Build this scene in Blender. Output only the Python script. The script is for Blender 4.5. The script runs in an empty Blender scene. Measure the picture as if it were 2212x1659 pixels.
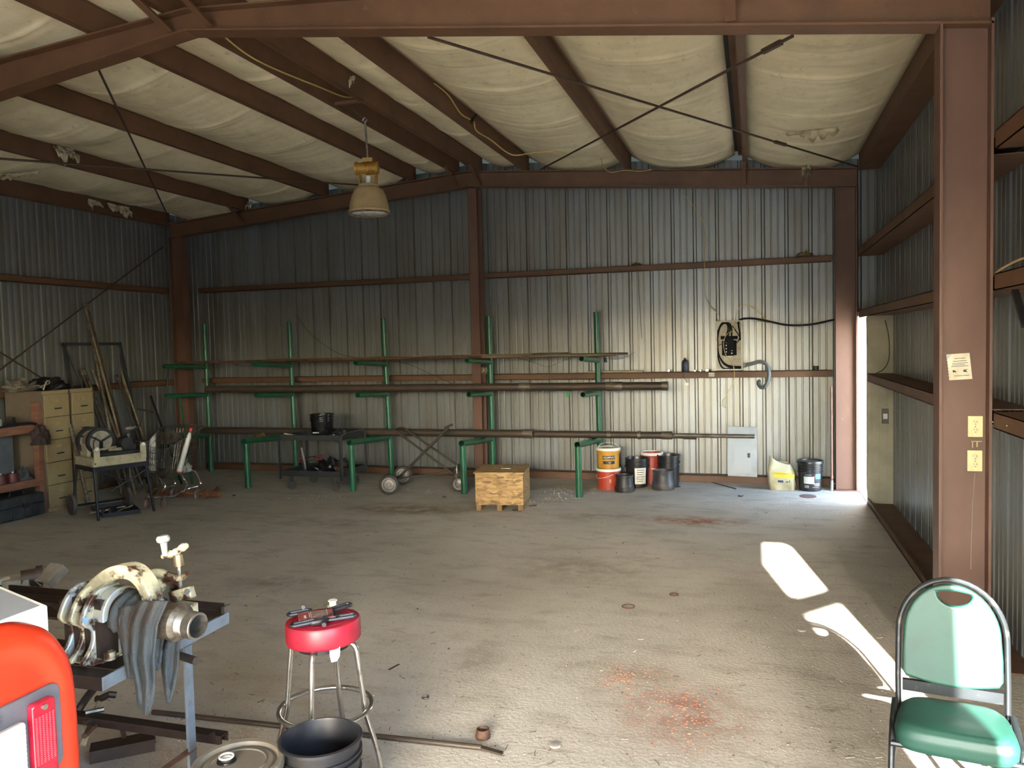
import bpy, bmesh, math, random
from mathutils import Vector as V, Matrix as M, noise as mnoise
SC = bpy.context.scene
COL = SC.collection
PI = math.pi
random.seed(7)

# ---------------------------------------------------------------- camera
CF, YAW, PITCH, ROLL = 1705.865, 0.298, -0.050, -0.024
CAM = V((3.901, -10.680, 1.95))
fw = V((-math.sin(YAW)*math.cos(PITCH), math.cos(YAW)*math.cos(PITCH), math.sin(PITCH)))
_rt = V((math.cos(YAW), math.sin(YAW), 0)); _up = _rt.cross(fw)
rt = _rt*math.cos(ROLL) + _up*math.sin(ROLL)
up = -_rt*math.sin(ROLL) + _up*math.cos(ROLL)
cd = bpy.data.cameras.new('camera'); co = bpy.data.objects.new('camera', cd); COL.objects.link(co)
co.matrix_world = M(((rt.x, up.x, -fw.x, CAM.x), (rt.y, up.y, -fw.y, CAM.y), (rt.z, up.z, -fw.z, CAM.z), (0, 0, 0, 1)))
cd.sensor_width = 36; cd.lens = CF*36/2212; cd.clip_start = .05; cd.clip_end = 500
SC.camera = co

# ---------------------------------------------------------------- world, sun, exposure
w = bpy.data.worlds.new('sky'); SC.world = w; w.use_nodes = True
nt = w.node_tree; nt.nodes.clear()
wo = nt.nodes.new('ShaderNodeOutputWorld'); bg = nt.nodes.new('ShaderNodeBackground'); sk = nt.nodes.new('ShaderNodeTexSky')
sk.sky_type = 'NISHITA'; sk.sun_disc = False; sk.sun_elevation = math.radians(24); sk.sun_rotation = math.radians(169)
sk.air_density = 1.0; sk.dust_density = 1.0
bg.inputs['Strength'].default_value = 0.60
nt.links.new(sk.outputs[0], bg.inputs[0]); nt.links.new(bg.outputs[0], wo.inputs[0])
SUN = V((-.187, 1, -.445)).normalized()
sl = bpy.data.lights.new('sun', 'SUN'); sl.energy = 9.5; sl.angle = math.radians(.53); sl.color = (1, .97, .93)
so = bpy.data.objects.new('sun', sl); COL.objects.link(so); so.rotation_euler = SUN.to_track_quat('-Z', 'Y').to_euler(); so.location = (8, -30, 14)
def portal(loc, rot, sx, sy):
    l = bpy.data.lights.new('daylight_portal', 'AREA'); l.shape = 'RECTANGLE'; l.size = sx; l.size_y = sy
    l.cycles.is_portal = True
    o = bpy.data.objects.new('daylight_portal', l); COL.objects.link(o); o.location = loc; o.rotation_euler = rot
portal((2.7, -16.05, 1.55), (PI/2, 0, 0), 4.2, 3.1)      # the open end of the building, behind the camera
portal((5.48, -.3, 1.1), (PI/2, 0, PI/2), .9, 2.2)      # the doorway at the back right
vs = SC.view_settings
vs.view_transform = 'Standard'; vs.look = 'None'; vs.gamma = 1; vs.use_curve_mapping = False
vs.exposure = 3.5
cy = SC.cycles
cy.use_denoising = True; cy.max_bounces = 10; cy.diffuse_bounces = 6; cy.glossy_bounces = 4; cy.transmission_bounces = 4
cy.caustics_reflective = False; cy.caustics_refractive = False; cy.sample_clamp_indirect = 6

# ---------------------------------------------------------------- helpers
def at(x, y, **k):
    """the point of the place seen at photo pixel x, y on a plane X=, Y= or Z="""
    d = rt*(x-1106)/CF - up*(y-829.5)/CF + fw
    (a, v), = k.items(); i = 'XYZ'.index(a)
    return CAM + d*((v-CAM[i])/d[i])
def lerp(a, b, t): return a + (b-a)*t
def frame(d, upv=V((0, 0, 1))):
    d = d.normalized()
    if abs(d.dot(upv)) > .98: upv = V((1, 0, 0)) if abs(d.x) < .9 else V((0, 1, 0))
    a = upv.cross(d).normalized(); return a, d.cross(a).normalized()
ROOTM = {}
class MB:
    def __init__(s): s.v = []; s.f = []; s.mi = []
    def add(s, vs, fs, mi=0):
        n = len(s.v); s.v += [V(p) for p in vs]; s.f += [tuple(i+n for i in f) for f in fs]; s.mi += [mi]*len(fs); return s
    def box(s, c, d, rot=None, mi=0, taper=1):
        c = V(c); x, y, z = d[0]/2, d[1]/2, d[2]/2; t = taper
        vs = [V((a*x*(t if e > 0 else 1), b*y*(t if e > 0 else 1), e*z)) for e in (-1, 1) for a, b in ((-1, -1), (1, -1), (1, 1), (-1, 1))]
        if rot is not None:
            R = rot if isinstance(rot, M) else M.Rotation(rot, 3, 'Z')
            vs = [R @ p for p in vs]
        return s.add([c+p for p in vs], [(3, 2, 1, 0), (4, 5, 6, 7), (0, 1, 5, 4), (1, 2, 6, 5), (2, 3, 7, 6), (3, 0, 4, 7)], mi)
    def bar(s, p, q, w, h, upv=V((0, 0, 1)), mi=0, n=1):
        """rectangular bar from p to q, w across, h along upv"""
        p, q = V(p), V(q); a, b = frame(q-p, upv)
        pr = [a*w/2+b*h/2, -a*w/2+b*h/2, -a*w/2-b*h/2, a*w/2-b*h/2]
        return s.add([p+o for o in pr]+[q+o for o in pr], [(0, 1, 2, 3), (7, 6, 5, 4)]+[(i, i+4, (i+1) % 4+4, (i+1) % 4) for i in range(4)], mi)
    def sec(s, p, q, poly, upv=V((0, 0, 1)), mi=0):
        """solid prism of 2D section poly (a across, b up) from p to q"""
        p, q = V(p), V(q); a, b = frame(q-p, upv); n = len(poly)
        vs = [p+a*x+b*y for x, y in poly]+[q+a*x+b*y for x, y in poly]
        return s.add(vs, [tuple(range(n-1, -1, -1)), tuple(range(n, 2*n))]+[(i, (i+1) % n, (i+1) % n+n, i+n) for i in range(n)], mi)
    def cyl(s, p, q, r, r2=None, n=16, caps=True, mi=0):
        p, q = V(p), V(q); r2 = r if r2 is None else r2; a, b = frame(q-p)
        c = [a*math.cos(2*PI*i/n)+b*math.sin(2*PI*i/n) for i in range(n)]
        fs = [(i, (i+1) % n, (i+1) % n+n, i+n) for i in range(n)]
        if caps: fs += [tuple(range(n-1, -1, -1)), tuple(range(n, 2*n))]
        return s.add([p+o*r for o in c]+[q+o*r2 for o in c], fs, mi)
    def pipe(s, p, q, r, th=.006, n=16, mi=0):
        """hollow pipe"""
        p, q = V(p), V(q); a, b = frame(q-p)
        c = [a*math.cos(2*PI*i/n)+b*math.sin(2*PI*i/n) for i in range(n)]
        vs = [p+o*r for o in c]+[q+o*r for o in c]+[q+o*(r-th) for o in c]+[p+o*(r-th) for o in c]
        fs = []
        for k in range(4):
            for i in range(n): j = (i+1) % n; fs.append((k*n+i, k*n+j, (k+1) % 4*n+j, (k+1) % 4*n+i))
        return s.add(vs, fs, mi)
    def tube(s, pts, r, n=8, closed=False, caps=True, mi=0, rad=None):
        pts = [V(p) for p in pts]; m = len(pts); prev = None; rings = []
        for i in range(m):
            if closed: t = pts[(i+1) % m]-pts[i-1]
            else: t = pts[min(i+1, m-1)]-pts[max(i-1, 0)]
            t = t.normalized() if t.length > 1e-9 else V((0, 0, 1))
            if prev is None: a, b = frame(t)
            else:
                a = prev-t*prev.dot(t)
                a = a.normalized() if a.length > 1e-6 else frame(t)[0]
                b = t.cross(a)
            prev = a; rr = rad[i] if rad else r
            rings.append([pts[i]+(a*math.cos(2*PI*k/n)+b*math.sin(2*PI*k/n))*rr for k in range(n)])
        vs = [p for g in rings for p in g]; fs = []
        for i in range(m if closed else m-1):
            j = (i+1) % m
            for k in range(n): l = (k+1) % n; fs.append((i*n+k, i*n+l, j*n+l, j*n+k))
        if caps and not closed: fs += [tuple(range(n-1, -1, -1)), tuple((m-1)*n+k for k in range(n))]
        return s.add(vs, fs, mi)
    def lathe(s, prof, c=(0, 0, 0), ax=V((0, 0, 1)), n=32, mi=0, arc=2*PI, sx=1):
        c = V(c); ax = V(ax).normalized(); a, b = frame(ax); vs = []; fs = []; m = len(prof); full = arc > 6.28
        k_ = n if full else n+1
        for i in range(k_):
            t = arc*i/n
            for r, z in prof: vs.append(c+ax*z+(a*math.cos(t)*sx+b*math.sin(t))*r)
        for i in range(n):
            j = (i+1) % k_
            for k in range(m-1):
                q = (i*m+k, j*m+k, j*m+k+1, i*m+k+1)
                fs.append(q)
        s.add(vs, fs, mi); return s
    def prism(s, poly, p, a, b, th, mi=0):
        """extrude a planar polygon; a, b plane axes; th along a x b"""
        p, a, b = V(p), V(a), V(b); nn = a.cross(b).normalized()*th; n = len(poly)
        vs = [p+a*x+b*y for x, y in poly]+[p+a*x+b*y+nn for x, y in poly]
        return s.add(vs, [tuple(range(n-1, -1, -1)), tuple(range(n, 2*n))]+[(i, (i+1) % n, (i+1) % n+n, i+n) for i in range(n)], mi)
    def grid(s, fn, nu, nv, mi=0, cu=False):
        vs = [V(fn(i/nu, j/nv)) for j in range(nv+1) for i in range(nu+1)]
        return s.add(vs, [(j*(nu+1)+i, j*(nu+1)+i+1, (j+1)*(nu+1)+i+1, (j+1)*(nu+1)+i) for j in range(nv) for i in range(nu)], mi)
    def sphere(s, c, r, nu=16, nv=10, mi=0, sc=(1, 1, 1), rot=None):
        vs = []; fs = []
        for j in range(nv+1):
            t = PI*j/nv
            for i in range(nu):
                q = V((math.sin(t)*math.cos(2*PI*i/nu)*sc[0], math.sin(t)*math.sin(2*PI*i/nu)*sc[1], math.cos(t)*sc[2]))*r
                vs.append(V(c)+(rot @ q if rot else q))
        for j in range(nv):
            for i in range(nu): fs.append((j*nu+i, (j+1)*nu+i, (j+1)*nu+(i+1) % nu, j*nu+(i+1) % nu))
        return s.add(vs, fs, mi)
    def xf(s, m): s.v = [m @ p for p in s.v]; return s
    def build(s, name, mats, parent=None, smooth=35, bevel=0, solid=0, sub=0, **tags):
        me = bpy.data.meshes.new(name)
        Mi = None
        if parent is not None:
            r = parent
            while r.parent is not None: r = r.parent
            Mi = ROOTM.get(r.name)
        vs = [Mi @ p for p in s.v] if Mi else s.v
        me.from_pydata([tuple(p) for p in vs], [], s.f); me.update()
        bm = bmesh.new(); bm.from_mesh(me)
        bmesh.ops.remove_doubles(bm, verts=bm.verts, dist=1e-5)
        bmesh.ops.recalc_face_normals(bm, faces=bm.faces); bm.to_mesh(me); bm.free()
        for m in (mats if isinstance(mats, (list, tuple)) else [mats]): me.materials.append(m)
        if len(me.materials) > 1 and len(s.mi) == len(me.polygons): me.polygons.foreach_set('material_index', s.mi)
        if smooth:
            me.polygons.foreach_set('use_smooth', [True]*len(me.polygons)); me.set_sharp_from_angle(angle=math.radians(smooth))
        o = bpy.data.objects.new(name, me); COL.objects.link(o)
        if parent is not None: o.parent = parent
        if bevel:
            b = o.modifiers.new('bevel', 'BEVEL'); b.width = bevel; b.segments = 2; b.limit_method = 'ANGLE'; b.angle_limit = math.radians(40)
        if sub:
            b = o.modifiers.new('sub', 'SUBSURF'); b.levels = sub; b.render_levels = sub
        if solid:
            b = o.modifiers.new('solid', 'SOLIDIFY'); b.thickness = solid; b.offset = 0
        for k, v in tags.items(): o[k] = v
        return o
def thing(name, label, cat, loc=(0, 0, 0), group=None, rz=0):
    o = bpy.data.objects.new(name, None); COL.objects.link(o); o.empty_display_size = .1
    o.location = loc; o.rotation_euler = (0, 0, rz)
    ROOTM[o.name] = (M.Translation(V(loc)) @ M.Rotation(rz, 4, 'Z')).inverted()
    o['label'] = label; o['category'] = cat
    if group: o['group'] = group
    return o
def tag(o, label, cat, group=None, kind=None):
    o['label'] = label; o['category'] = cat
    if group: o['group'] = group
    if kind: o['kind'] = kind
    return o
def dup(root, loc, label, rz=None, group=None):
    r = root.copy(); COL.objects.link(r); r.location = loc; r['label'] = label
    if rz is not None: r.rotation_euler = (0, 0, rz)
    if group: r['group'] = group
    for ch in list(root.children):
        c = ch.copy(); COL.objects.link(c); c.parent = r
        for g in ch.children: d = g.copy(); COL.objects.link(d); d.parent = c
    return r
def smooth_path(pts, n=8):
    """Catmull-Rom through points"""
    pts = [V(p) for p in pts]; out = []
    for i in range(len(pts)-1):
        p0 = pts[max(i-1, 0)]; p1 = pts[i]; p2 = pts[i+1]; p3 = pts[min(i+2, len(pts)-1)]
        for k in range(n):
            t = k/n; out.append(.5*((2*p1)+(-p0+p2)*t+(2*p0-5*p1+4*p2-p3)*t*t+(-p0+3*p1-3*p2+p3)*t**3))
    out.append(pts[-1]); return out
def text(body, size, mat, parent, loc, rot, name='lettering', ext=.0008, sx=1, align='CENTER'):
    cu = bpy.data.curves.new(name, 'FONT'); cu.body = body; cu.size = size; cu.align_x = align; cu.align_y = 'CENTER'; cu.extrude = ext
    t = bpy.data.objects.new(name, cu); COL.objects.link(t)
    dg = bpy.context.evaluated_depsgraph_get(); me = bpy.data.meshes.new_from_object(t.evaluated_get(dg))
    bpy.data.objects.remove(t)
    mw = M.Translation(V(loc)) @ rot.to_4x4() @ M.Diagonal((sx, 1, 1, 1))
    if parent is not None:
        r = parent
        while r.parent is not None: r = r.parent
        if r.name in ROOTM: mw = ROOTM[r.name] @ mw
    me.transform(mw)
    o = bpy.data.objects.new(name, me); COL.objects.link(o); me.materials.clear(); me.materials.append(mat)
    if parent is not None: o.parent = parent
    return o
def axes(x, y):
    x = V(x).normalized(); y = V(y); y = (y-x*y.dot(x)).normalized(); z = x.cross(y)
    return M(((x.x, y.x, z.x), (x.y, y.y, z.y), (x.z, y.z, z.z)))

# ---------------------------------------------------------------- materials
def srgb(h):
    c = [int(h[i:i+2], 16)/255 for i in (0, 2, 4)]
    return tuple(x/12.92 if x < .04045 else ((x+.055)/1.055)**2.4 for x in c)
def pm(name, col, rough=.5, metal=0, col2=None, scale=6, lo=.4, hi=.62, stretch=(1, 1, 1), bump=0, bscale=60, spec=.5, col3=None, scale3=25, lo3=.6, hi3=.68, rough2=None, trans=0):
    m = bpy.data.materials.new(name); m.use_nodes = True; n = m.node_tree.nodes; L = m.node_tree.links
    b = n['Principled BSDF']
    col = srgb(col) if isinstance(col, str) else col
    b.inputs['Base Color'].default_value = (*col, 1); b.inputs['Roughness'].default_value = rough; b.inputs['Metallic'].default_value = metal
    b.inputs['Specular IOR Level'].default_value = spec
    if trans: b.inputs['Transmission Weight'].default_value = trans
    tc = n.new('ShaderNodeTexCoord'); mp = n.new('ShaderNodeMapping'); mp.inputs['Scale'].default_value = stretch
    L.new(tc.outputs['Object'], mp.inputs['Vector'])
    out = None
    def layer(prev, c2, sc, l, h):
        c2 = srgb(c2) if isinstance(c2, str) else c2
        nz = n.new('ShaderNodeTexNoise'); nz.inputs['Scale'].default_value = sc; nz.inputs['Detail'].default_value = 8; nz.inputs['Roughness'].default_value = .62
        L.new(mp.outputs[0], nz.inputs['Vector'])
        mr = n.new('ShaderNodeMapRange'); mr.inputs['From Min'].default_value = l; mr.inputs['From Max'].default_value = h
        L.new(nz.outputs['Fac'], mr.inputs['Value'])
        mx = n.new('ShaderNodeMix'); mx.data_type = 'RGBA'
        L.new(mr.outputs[0], mx.inputs[0])
        if prev is None: mx.inputs[6].default_value = (*col, 1)
        else: L.new(prev, mx.inputs[6])
        mx.inputs[7].default_value = (*c2, 1)
        return mx.outputs[2], mr.outputs[0]
    if col2 is not None:
        out, f = layer(None, col2, scale, lo, hi)
        if rough2 is not None:
            r = n.new('ShaderNodeMapRange'); r.inputs['To Min'].default_value = rough; r.inputs['To Max'].default_value = rough2
            L.new(f, r.inputs['Value']); L.new(r.outputs[0], b.inputs['Roughness'])
    if col3 is not None: out, f = layer(out, col3, scale3, lo3, hi3)
    if out is not None: L.new(out, b.inputs['Base Color'])
    if bump:
        nz = n.new('ShaderNodeTexNoise'); nz.inputs['Scale'].default_value = bscale; nz.inputs['Detail'].default_value = 6
        L.new(mp.outputs[0], nz.inputs['Vector'])
        bp = n.new('ShaderNodeBump'); bp.inputs['Strength'].default_value = min(1, bump); bp.inputs['Distance'].default_value = .01
        L.new(nz.outputs['Fac'], bp.inputs['Height']); L.new(bp.outputs[0], b.inputs['Normal'])
    return m
SHEET = pm('galvanised_wall_sheet', '7d8182', .36, .5, '706e64', 1.5, .35, .7, stretch=(3, 3, .5), col3='655c4b', scale3=9, lo3=.6, hi3=.85, spec=.6)
STEEL = pm('red_oxide_primer', '60432d', .6, 0, '513724', 3, .4, .65, col3='70523a', scale3=14, lo3=.62, hi3=.8, bump=.15, bscale=30)
RODM = pm('dark_brown_rod', '3b2c22', .6, .2, '4a382b', 9)
STEELR = pm('worn_red_oxide_primer', '5a4034', .62, 0, '684d3e', 2.2, .45, .7, stretch=(1, 1, .5), col3='86705f', scale3=6, lo3=.72, hi3=.78)
FABRIC = pm('insulation_facing', 'dacfae', .75, 0, 'c4b896', 2.5, .45, .75, stretch=(1.6, 1, 1), col3='8d8470', scale3=9, lo3=.60, hi3=.82, bump=.35, bscale=12)
WHITE = pm('white_paint', 'e6e6e0', .45, 0, 'cfcfc6', 5)
BLACKP = pm('black_plastic', '17181b', .35, 0, '222326', 8, spec=.5)
BLACKD = pm('dusty_black_plastic', '1d1e20', .5, 0, '4a4842', 6, .5, .8)
BLACKM = pm('black_painted_metal', '14161b', .45, .3, '262527', 10)
RUST = pm('rusty_steel', '5a3d2b', .75, .2, '3a2c25', 12, .4, .6, col3='8a5a3a', scale3=30, lo3=.55, hi3=.7, bump=.3)
PIPE = pm('old_black_pipe', '3d3832', .55, .45, '4d4034', 9, .4, .62, stretch=(.4, 2, 2), col3='6b655c', scale3=22, lo3=.62, hi3=.75)
PIPEL = pm('scaled_grey_pipe', '6a655c', .5, .5, '4b3d30', 12, .42, .6, stretch=(.5, 2, 2))
BARE = pm('worn_bare_steel', '8f8c88', .33, .85, '5b544c', 14, .5, .7)
CHROME = pm('worn_chrome', 'c4c2bc', .22, .95, '8d8578', 18, .55, .72)
GREEN = pm('green_enamel', '17573a', .35, 0, '124431', 6, .4, .7, col3='3c4a3c', scale3=20, lo3=.68, hi3=.76)
YWIRE = pm('yellow_cable', 'b39c58', .5)
PAPER = pm('paper', 'd9d2bb', .8, 0, 'bdb49a', 9)
MATTEB = pm('matte_black', '121315', .85, 0, '1b1c1e', 9, spec=.2)
INK = pm('ink', '3a3835', .8)
RUBBER = pm('rubber', '2a2926', .8, 0, '3d3a35', 9)
# ================================================================ the building shell
W, WR, BAY, YE = 4.883, 5.148, 5.80, -16.0
SX = 5.30                                  # left sheet
SXR = 5.42                                 # right sheet
def botz(x): return 4.21-.080*abs(x)       # underside of the end rafters
def purz(x): return 4.43-.077*abs(x)       # underside of the purlins
def rooz(x): return purz(x)+.215
def fbot(x): return 4.265-.1294*abs(x)     # underside of the tapered main frame
def S(o): o['kind'] = 'structure'; return o

# floor ---------------------------------------------------------------
def floor_mat():
    m = bpy.data.materials.new('dusty_concrete'); m.use_nodes = True; n = m.node_tree.nodes; L = m.node_tree.links; b = n['Principled BSDF']
    b.inputs['Roughness'].default_value = .78; b.inputs['Specular IOR Level'].default_value = .35
    tc = n.new('ShaderNodeTexCoord')
    def nz(sc, det=8, st=(1, 1, 1), rough=.6):
        mp = n.new('ShaderNodeMapping'); mp.inputs['Scale'].default_value = st; L.new(tc.outputs['Object'], mp.inputs[0])
        t = n.new('ShaderNodeTexNoise'); t.inputs['Scale'].default_value = sc; t.inputs['Detail'].default_value = det; t.inputs['Roughness'].default_value = rough
        L.new(mp.outputs[0], t.inputs['Vector']); return t.outputs['Fac']
    def rng(v, a, c, lo=0, hi=1):
        r = n.new('ShaderNodeMapRange'); r.inputs['From Min'].default_value = a; r.inputs['From Max'].default_value = c
        r.inputs['To Min'].default_value = lo; r.inputs['To Max'].default_value = hi; L.new(v, r.inputs['Value']); return r.outputs[0]
    def mix(f, a, c):
        x = n.new('ShaderNodeMix'); x.data_type = 'RGBA'; L.new(f, x.inputs[0])
        if isinstance(a, tuple): x.inputs[6].default_value = (*a, 1)
        else: L.new(a, x.inputs[6])
        x.inputs[7].default_value = (*c, 1); return x.outputs[2]
    def mul(a, c):
        x = n.new('ShaderNodeMath'); x.operation = 'MULTIPLY'; L.new(a, x.inputs[0])
        if isinstance(c, float): x.inputs[1].default_value = c
        else: L.new(c, x.inputs[1])
        return x.outputs[0]
    def blob(p, r, sq=(1, 1)):
        s = n.new('ShaderNodeVectorMath'); s.operation = 'SUBTRACT'; L.new(tc.outputs['Object'], s.inputs[0]); s.inputs[1].default_value = (p.x, p.y, 0)
        k = n.new('ShaderNodeVectorMath'); k.operation = 'MULTIPLY'; L.new(s.outputs[0], k.inputs[0]); k.inputs[1].default_value = (1/sq[0], 1/sq[1], 0)
        d = n.new('ShaderNodeVectorMath'); d.operation = 'LENGTH'; L.new(k.outputs[0], d.inputs[0])
        return rng(d.outputs['Value'], r, r*.25)
    c = mix(rng(nz(.55), .38, .66), srgb('b5afa2'), srgb('a09a8e'))
    c = mix(mul(rng(nz(2.2, st=(1, 2.2, 1)), .5, .75), .7), c, srgb('857d6e'))           # oil film
    c = mix(mul(rng(nz(5, st=(.5, 1.6, 1)), .6, .72), .6), c, srgb('7b7363'))
    c = mix(mul(rng(nz(34, 4), .60, .70), .55), c, srgb('5d5648'))                          # grit
    c = mix(mul(rng(nz(55, 3), .68, .74), .75), c, srgb('c6bba6'))
    c = mix(mul(rng(nz(3.1, st=(2.6, .35, 1), rough=.75), .66, .72), .45), c, srgb('c2b8a5'))  # scuffs
    for p, r, sq, col, k in ((at(1500, 1125, Z=0), .62, (1.1, .5), '8a5530', 1.0), (at(1480, 1545, Z=0), .55, (.75, .9), '855645', .75), (at(1380, 1450, Z=0), .4, (1, .6), '8a6a55', .5),
                             (at(880, 1100, Z=0), .8, (1.3, .5), '6c5e4c', .8), (at(730, 1130, Z=0), .8, (1, .4), '706858', .5), (at(1250, 1230, Z=0), .7, (1.2, .7), '726a5c', .6),
                             (at(1300, 1115, Z=0), .6, (1.8, .3), '75604a', .55), (at(600, 1260, Z=0), .6, (1, .5), '726a5c', .6), (at(1030, 1420, Z=0), .5, (.4, 1), '686156', .5),
                             (at(1740, 1085, Z=0), .6, (1.2, .4), 'c0b5a1', .6), (at(980, 1035, Z=0), .8, (2.5, .35), 'b5ab9a', .5), (at(1330, 1090, Z=0), .5, (.7, .5), 'aaa08e', .4)):  # pale patch by the doorway is sky light painted into the floor
        f = mul(mul(blob(p, r, sq), rng(nz(6), .35, .6)), k)
        c = mix(f, c, srgb(col))
    # a thin pale scratch arc and a saw-cut joint
    L.new(c, b.inputs['Base Color'])
    bp = n.new('ShaderNodeBump'); bp.inputs['Strength'].default_value = .5; bp.inputs['Distance'].default_value = .012
    L.new(nz(42, 6), bp.inputs['Height']); L.new(bp.outputs[0], b.inputs['Normal'])
    return m
FLOOR = floor_mat()
S(MB().box((.06, (YE+.52)/2, -.06), (10.76, .52-YE, .12)).build('floor', FLOOR))
GROUND = pm('pale_gravel_yard', 'a5a096', .9, 0, '8c877b', 1.5)
S(MB().add([(-60, -70, -.13), (60, -70, -.13), (60, 60, -.13), (-60, 60, -.13)], [(0, 1, 2, 3)]).build('ground', GROUND))

# ribbed wall sheets --------------------------------------------------
def rib_profile(L_, pitch=.2975, off=0, k_=1.0):
    """(s, depth) points: deep outward channel every pitch and two small grooves between"""
    pts = [(0, 0)]; k = math.floor(-off/pitch)-1
    while True:
        b = off+k*pitch; k += 1
        if b > L_: break
        for ds, d in ((0, 0), (.014, .026), (.040, .026), (.054, 0), (.118, 0), (.124, .007), (.136, .007), (.142, 0), (.206, 0), (.212, .007), (.224, .007), (.230, 0)):
            if 0 < b+ds < L_: pts.append((b+ds, d*k_))
    pts.append((L_, 0)); return pts
def ribbed(mb, p, d, out, L_, zlo, zhi, off=0, k_=1.0):
    p, d, out = V(p), V(d), V(out); pr = rib_profile(L_, off=off, k_=k_); vs = []; fs = []
    for s_, dep in pr:
        q = p+d*s_+out*dep
        z0 = zlo(q) if callable(zlo) else zlo; z1 = zhi(q) if callable(zhi) else zhi
        vs += [V((q.x, q.y, z0)), V((q.x, q.y, z1))]
    for i in range(len(pr)-1): fs.append((2*i, 2*i+2, 2*i+3, 2*i+1))
    mb.add(vs, fs); return mb
YB = .50
mb = MB(); ribbed(mb, (-SX, YB, 0), (1, 0, 0), (0, 1, 0), SX+SXR, .0, lambda q: rooz(q.x)+.004, off=.08, k_=1.0)
S(mb.build('wall_back', SHEET, smooth=20))
mb = MB(); ribbed(mb, (-SX, YB, 0), (0, -1, 0), (-1, 0, 0), YB-YE, 0, rooz(SX)+.004, off=.1, k_=.28)
S(mb.build('wall_left', SHEET, smooth=20))
# right wall: doorway (Y .12 .. -.75), flat panel, ribs, then the bay beside the camera with two added openings that shape the sun streak
DN, DF, DH = -.75, .12, 2.20
mb = MB()
ribbed(mb, (SXR, YB, 0), (0, -1, 0), (1, 0, 0), YB-DF-.02, 0, rooz(SX)+.004)
ribbed(mb, (SXR, DF+.02, 0), (0, -1, 0), (1, 0, 0), DF-DN+.04, DH+.05, rooz(SX)+.004, off=.05)
ribbed(mb, (SXR, DN-.02, 0), (0, -1, 0), (1, 0, 0), 7.4+DN-.02, 0, rooz(SX)+.004, off=.12)
mb.box((SXR, (-11.45-11.9)/2, 2.3), (.03, .45, 4.6)).box((SXR, (-11.9-13.4)/2, 3.25), (.03, 1.5, 2.7))  # leaves an unseen opening, added to bounce sun onto the right side
ribbed(mb, (SXR, -13.4, 0), (0, -1, 0), (1, 0, 0), -13.4-YE, 0, rooz(SX)+.004)
S(mb.build('wall_right', SHEET, smooth=20))
# unseen sheet beside the camera: holes made up to cast the sun patches
tn = .187; ts = .445
def back(x, y, z=0):
    p = at(x, y, Z=z) if not isinstance(x, V) else x
    t = (SXR-p.x)/tn
    return (p.y-t, p.z+t*ts)
h1 = [(1646, 1176), (1655, 1174), (1695, 1176), (1708, 1182), (1784, 1272), (1778, 1276), (1722, 1290), (1706, 1286), (1650, 1216), (1645, 1206)]
h2 = [(1742, 1331), (1816, 1305)]
H1 = [back(*p) for p in h1]
e0, e1 = at(1742, 1331, Z=0), at(1816, 1305, Z=0)
n0 = e0+V((tn, -1, 0))*2.9; n1 = e1+V((tn, -1, 0))*2.75
H2 = [back(p, 0) for p in (e0, e1, n1, n0)]
def plate_with_holes(name, y0, y1, z0, z1, holes, mat):
    bm = bmesh.new(); es = []
    for loop in [[(y0, z0), (y1, z0), (y1, z1), (y0, z1)]]+holes:
        vv = [bm.verts.new((SXR, a, c)) for a, c in loop]
        es += [bm.edges.new((vv[i], vv[(i+1) % len(vv)])) for i in range(len(vv))]
    bmesh.ops.triangle_fill(bm, use_beauty=True, use_dissolve=False, edges=es)
    me = bpy.data.meshes.new(name); bm.to_mesh(me); bm.free(); me.materials.append(mat)
    o = bpy.data.objects.new(name, me); COL.objects.link(o)
    sd = o.modifiers.new('s', 'SOLIDIFY'); sd.thickness = .004
    return o
S(plate_with_holes('wall_right', -11.45, -7.38, 0, rooz(SX)+.004, [H1, H2], SHEET))
# end wall behind the camera with its wide open doorway
mb = MB()
mb.box((-2.45, YE, 2.4), (6.1, .06, 4.8)).box((5.15, YE, 2.4), (.72, .06, 4.8)); mb.box((2.7, YE, 3.95), (4.2, .06, 1.7))
S(mb.build('wall_front', SHEET))
SKYSCR = pm('sky_screen_green', '4a5738', .9, 0, '2f3a22', 2)  # unseen green screen, added outside the open end to block low sky
mb = MB(); mb.grid(lambda u, v: (-45+90*u, -50+3*mnoise.noise(V((u*20, v*4, 0))), -.2+(4.8+1.3*mnoise.noise(V((u*25, 0, 3))))*v), 80, 8)
S(mb.build('sky_screen', SKYSCR))
# roof deck above the insulation
ROOF = pm('roof_deck', '2e2f2b', .7, .1, '242521', 4)
mb = MB()
for sgn in (-1, 1):
    mb.add([(0, YE, rooz(0)), (sgn*5.75, YE, rooz(5.75)), (sgn*5.75, YB+.5, rooz(5.75)), (0, YB+.5, rooz(0))], [(0, 1, 2, 3)])
S(mb.build('roof', ROOF, solid=.02))
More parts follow.
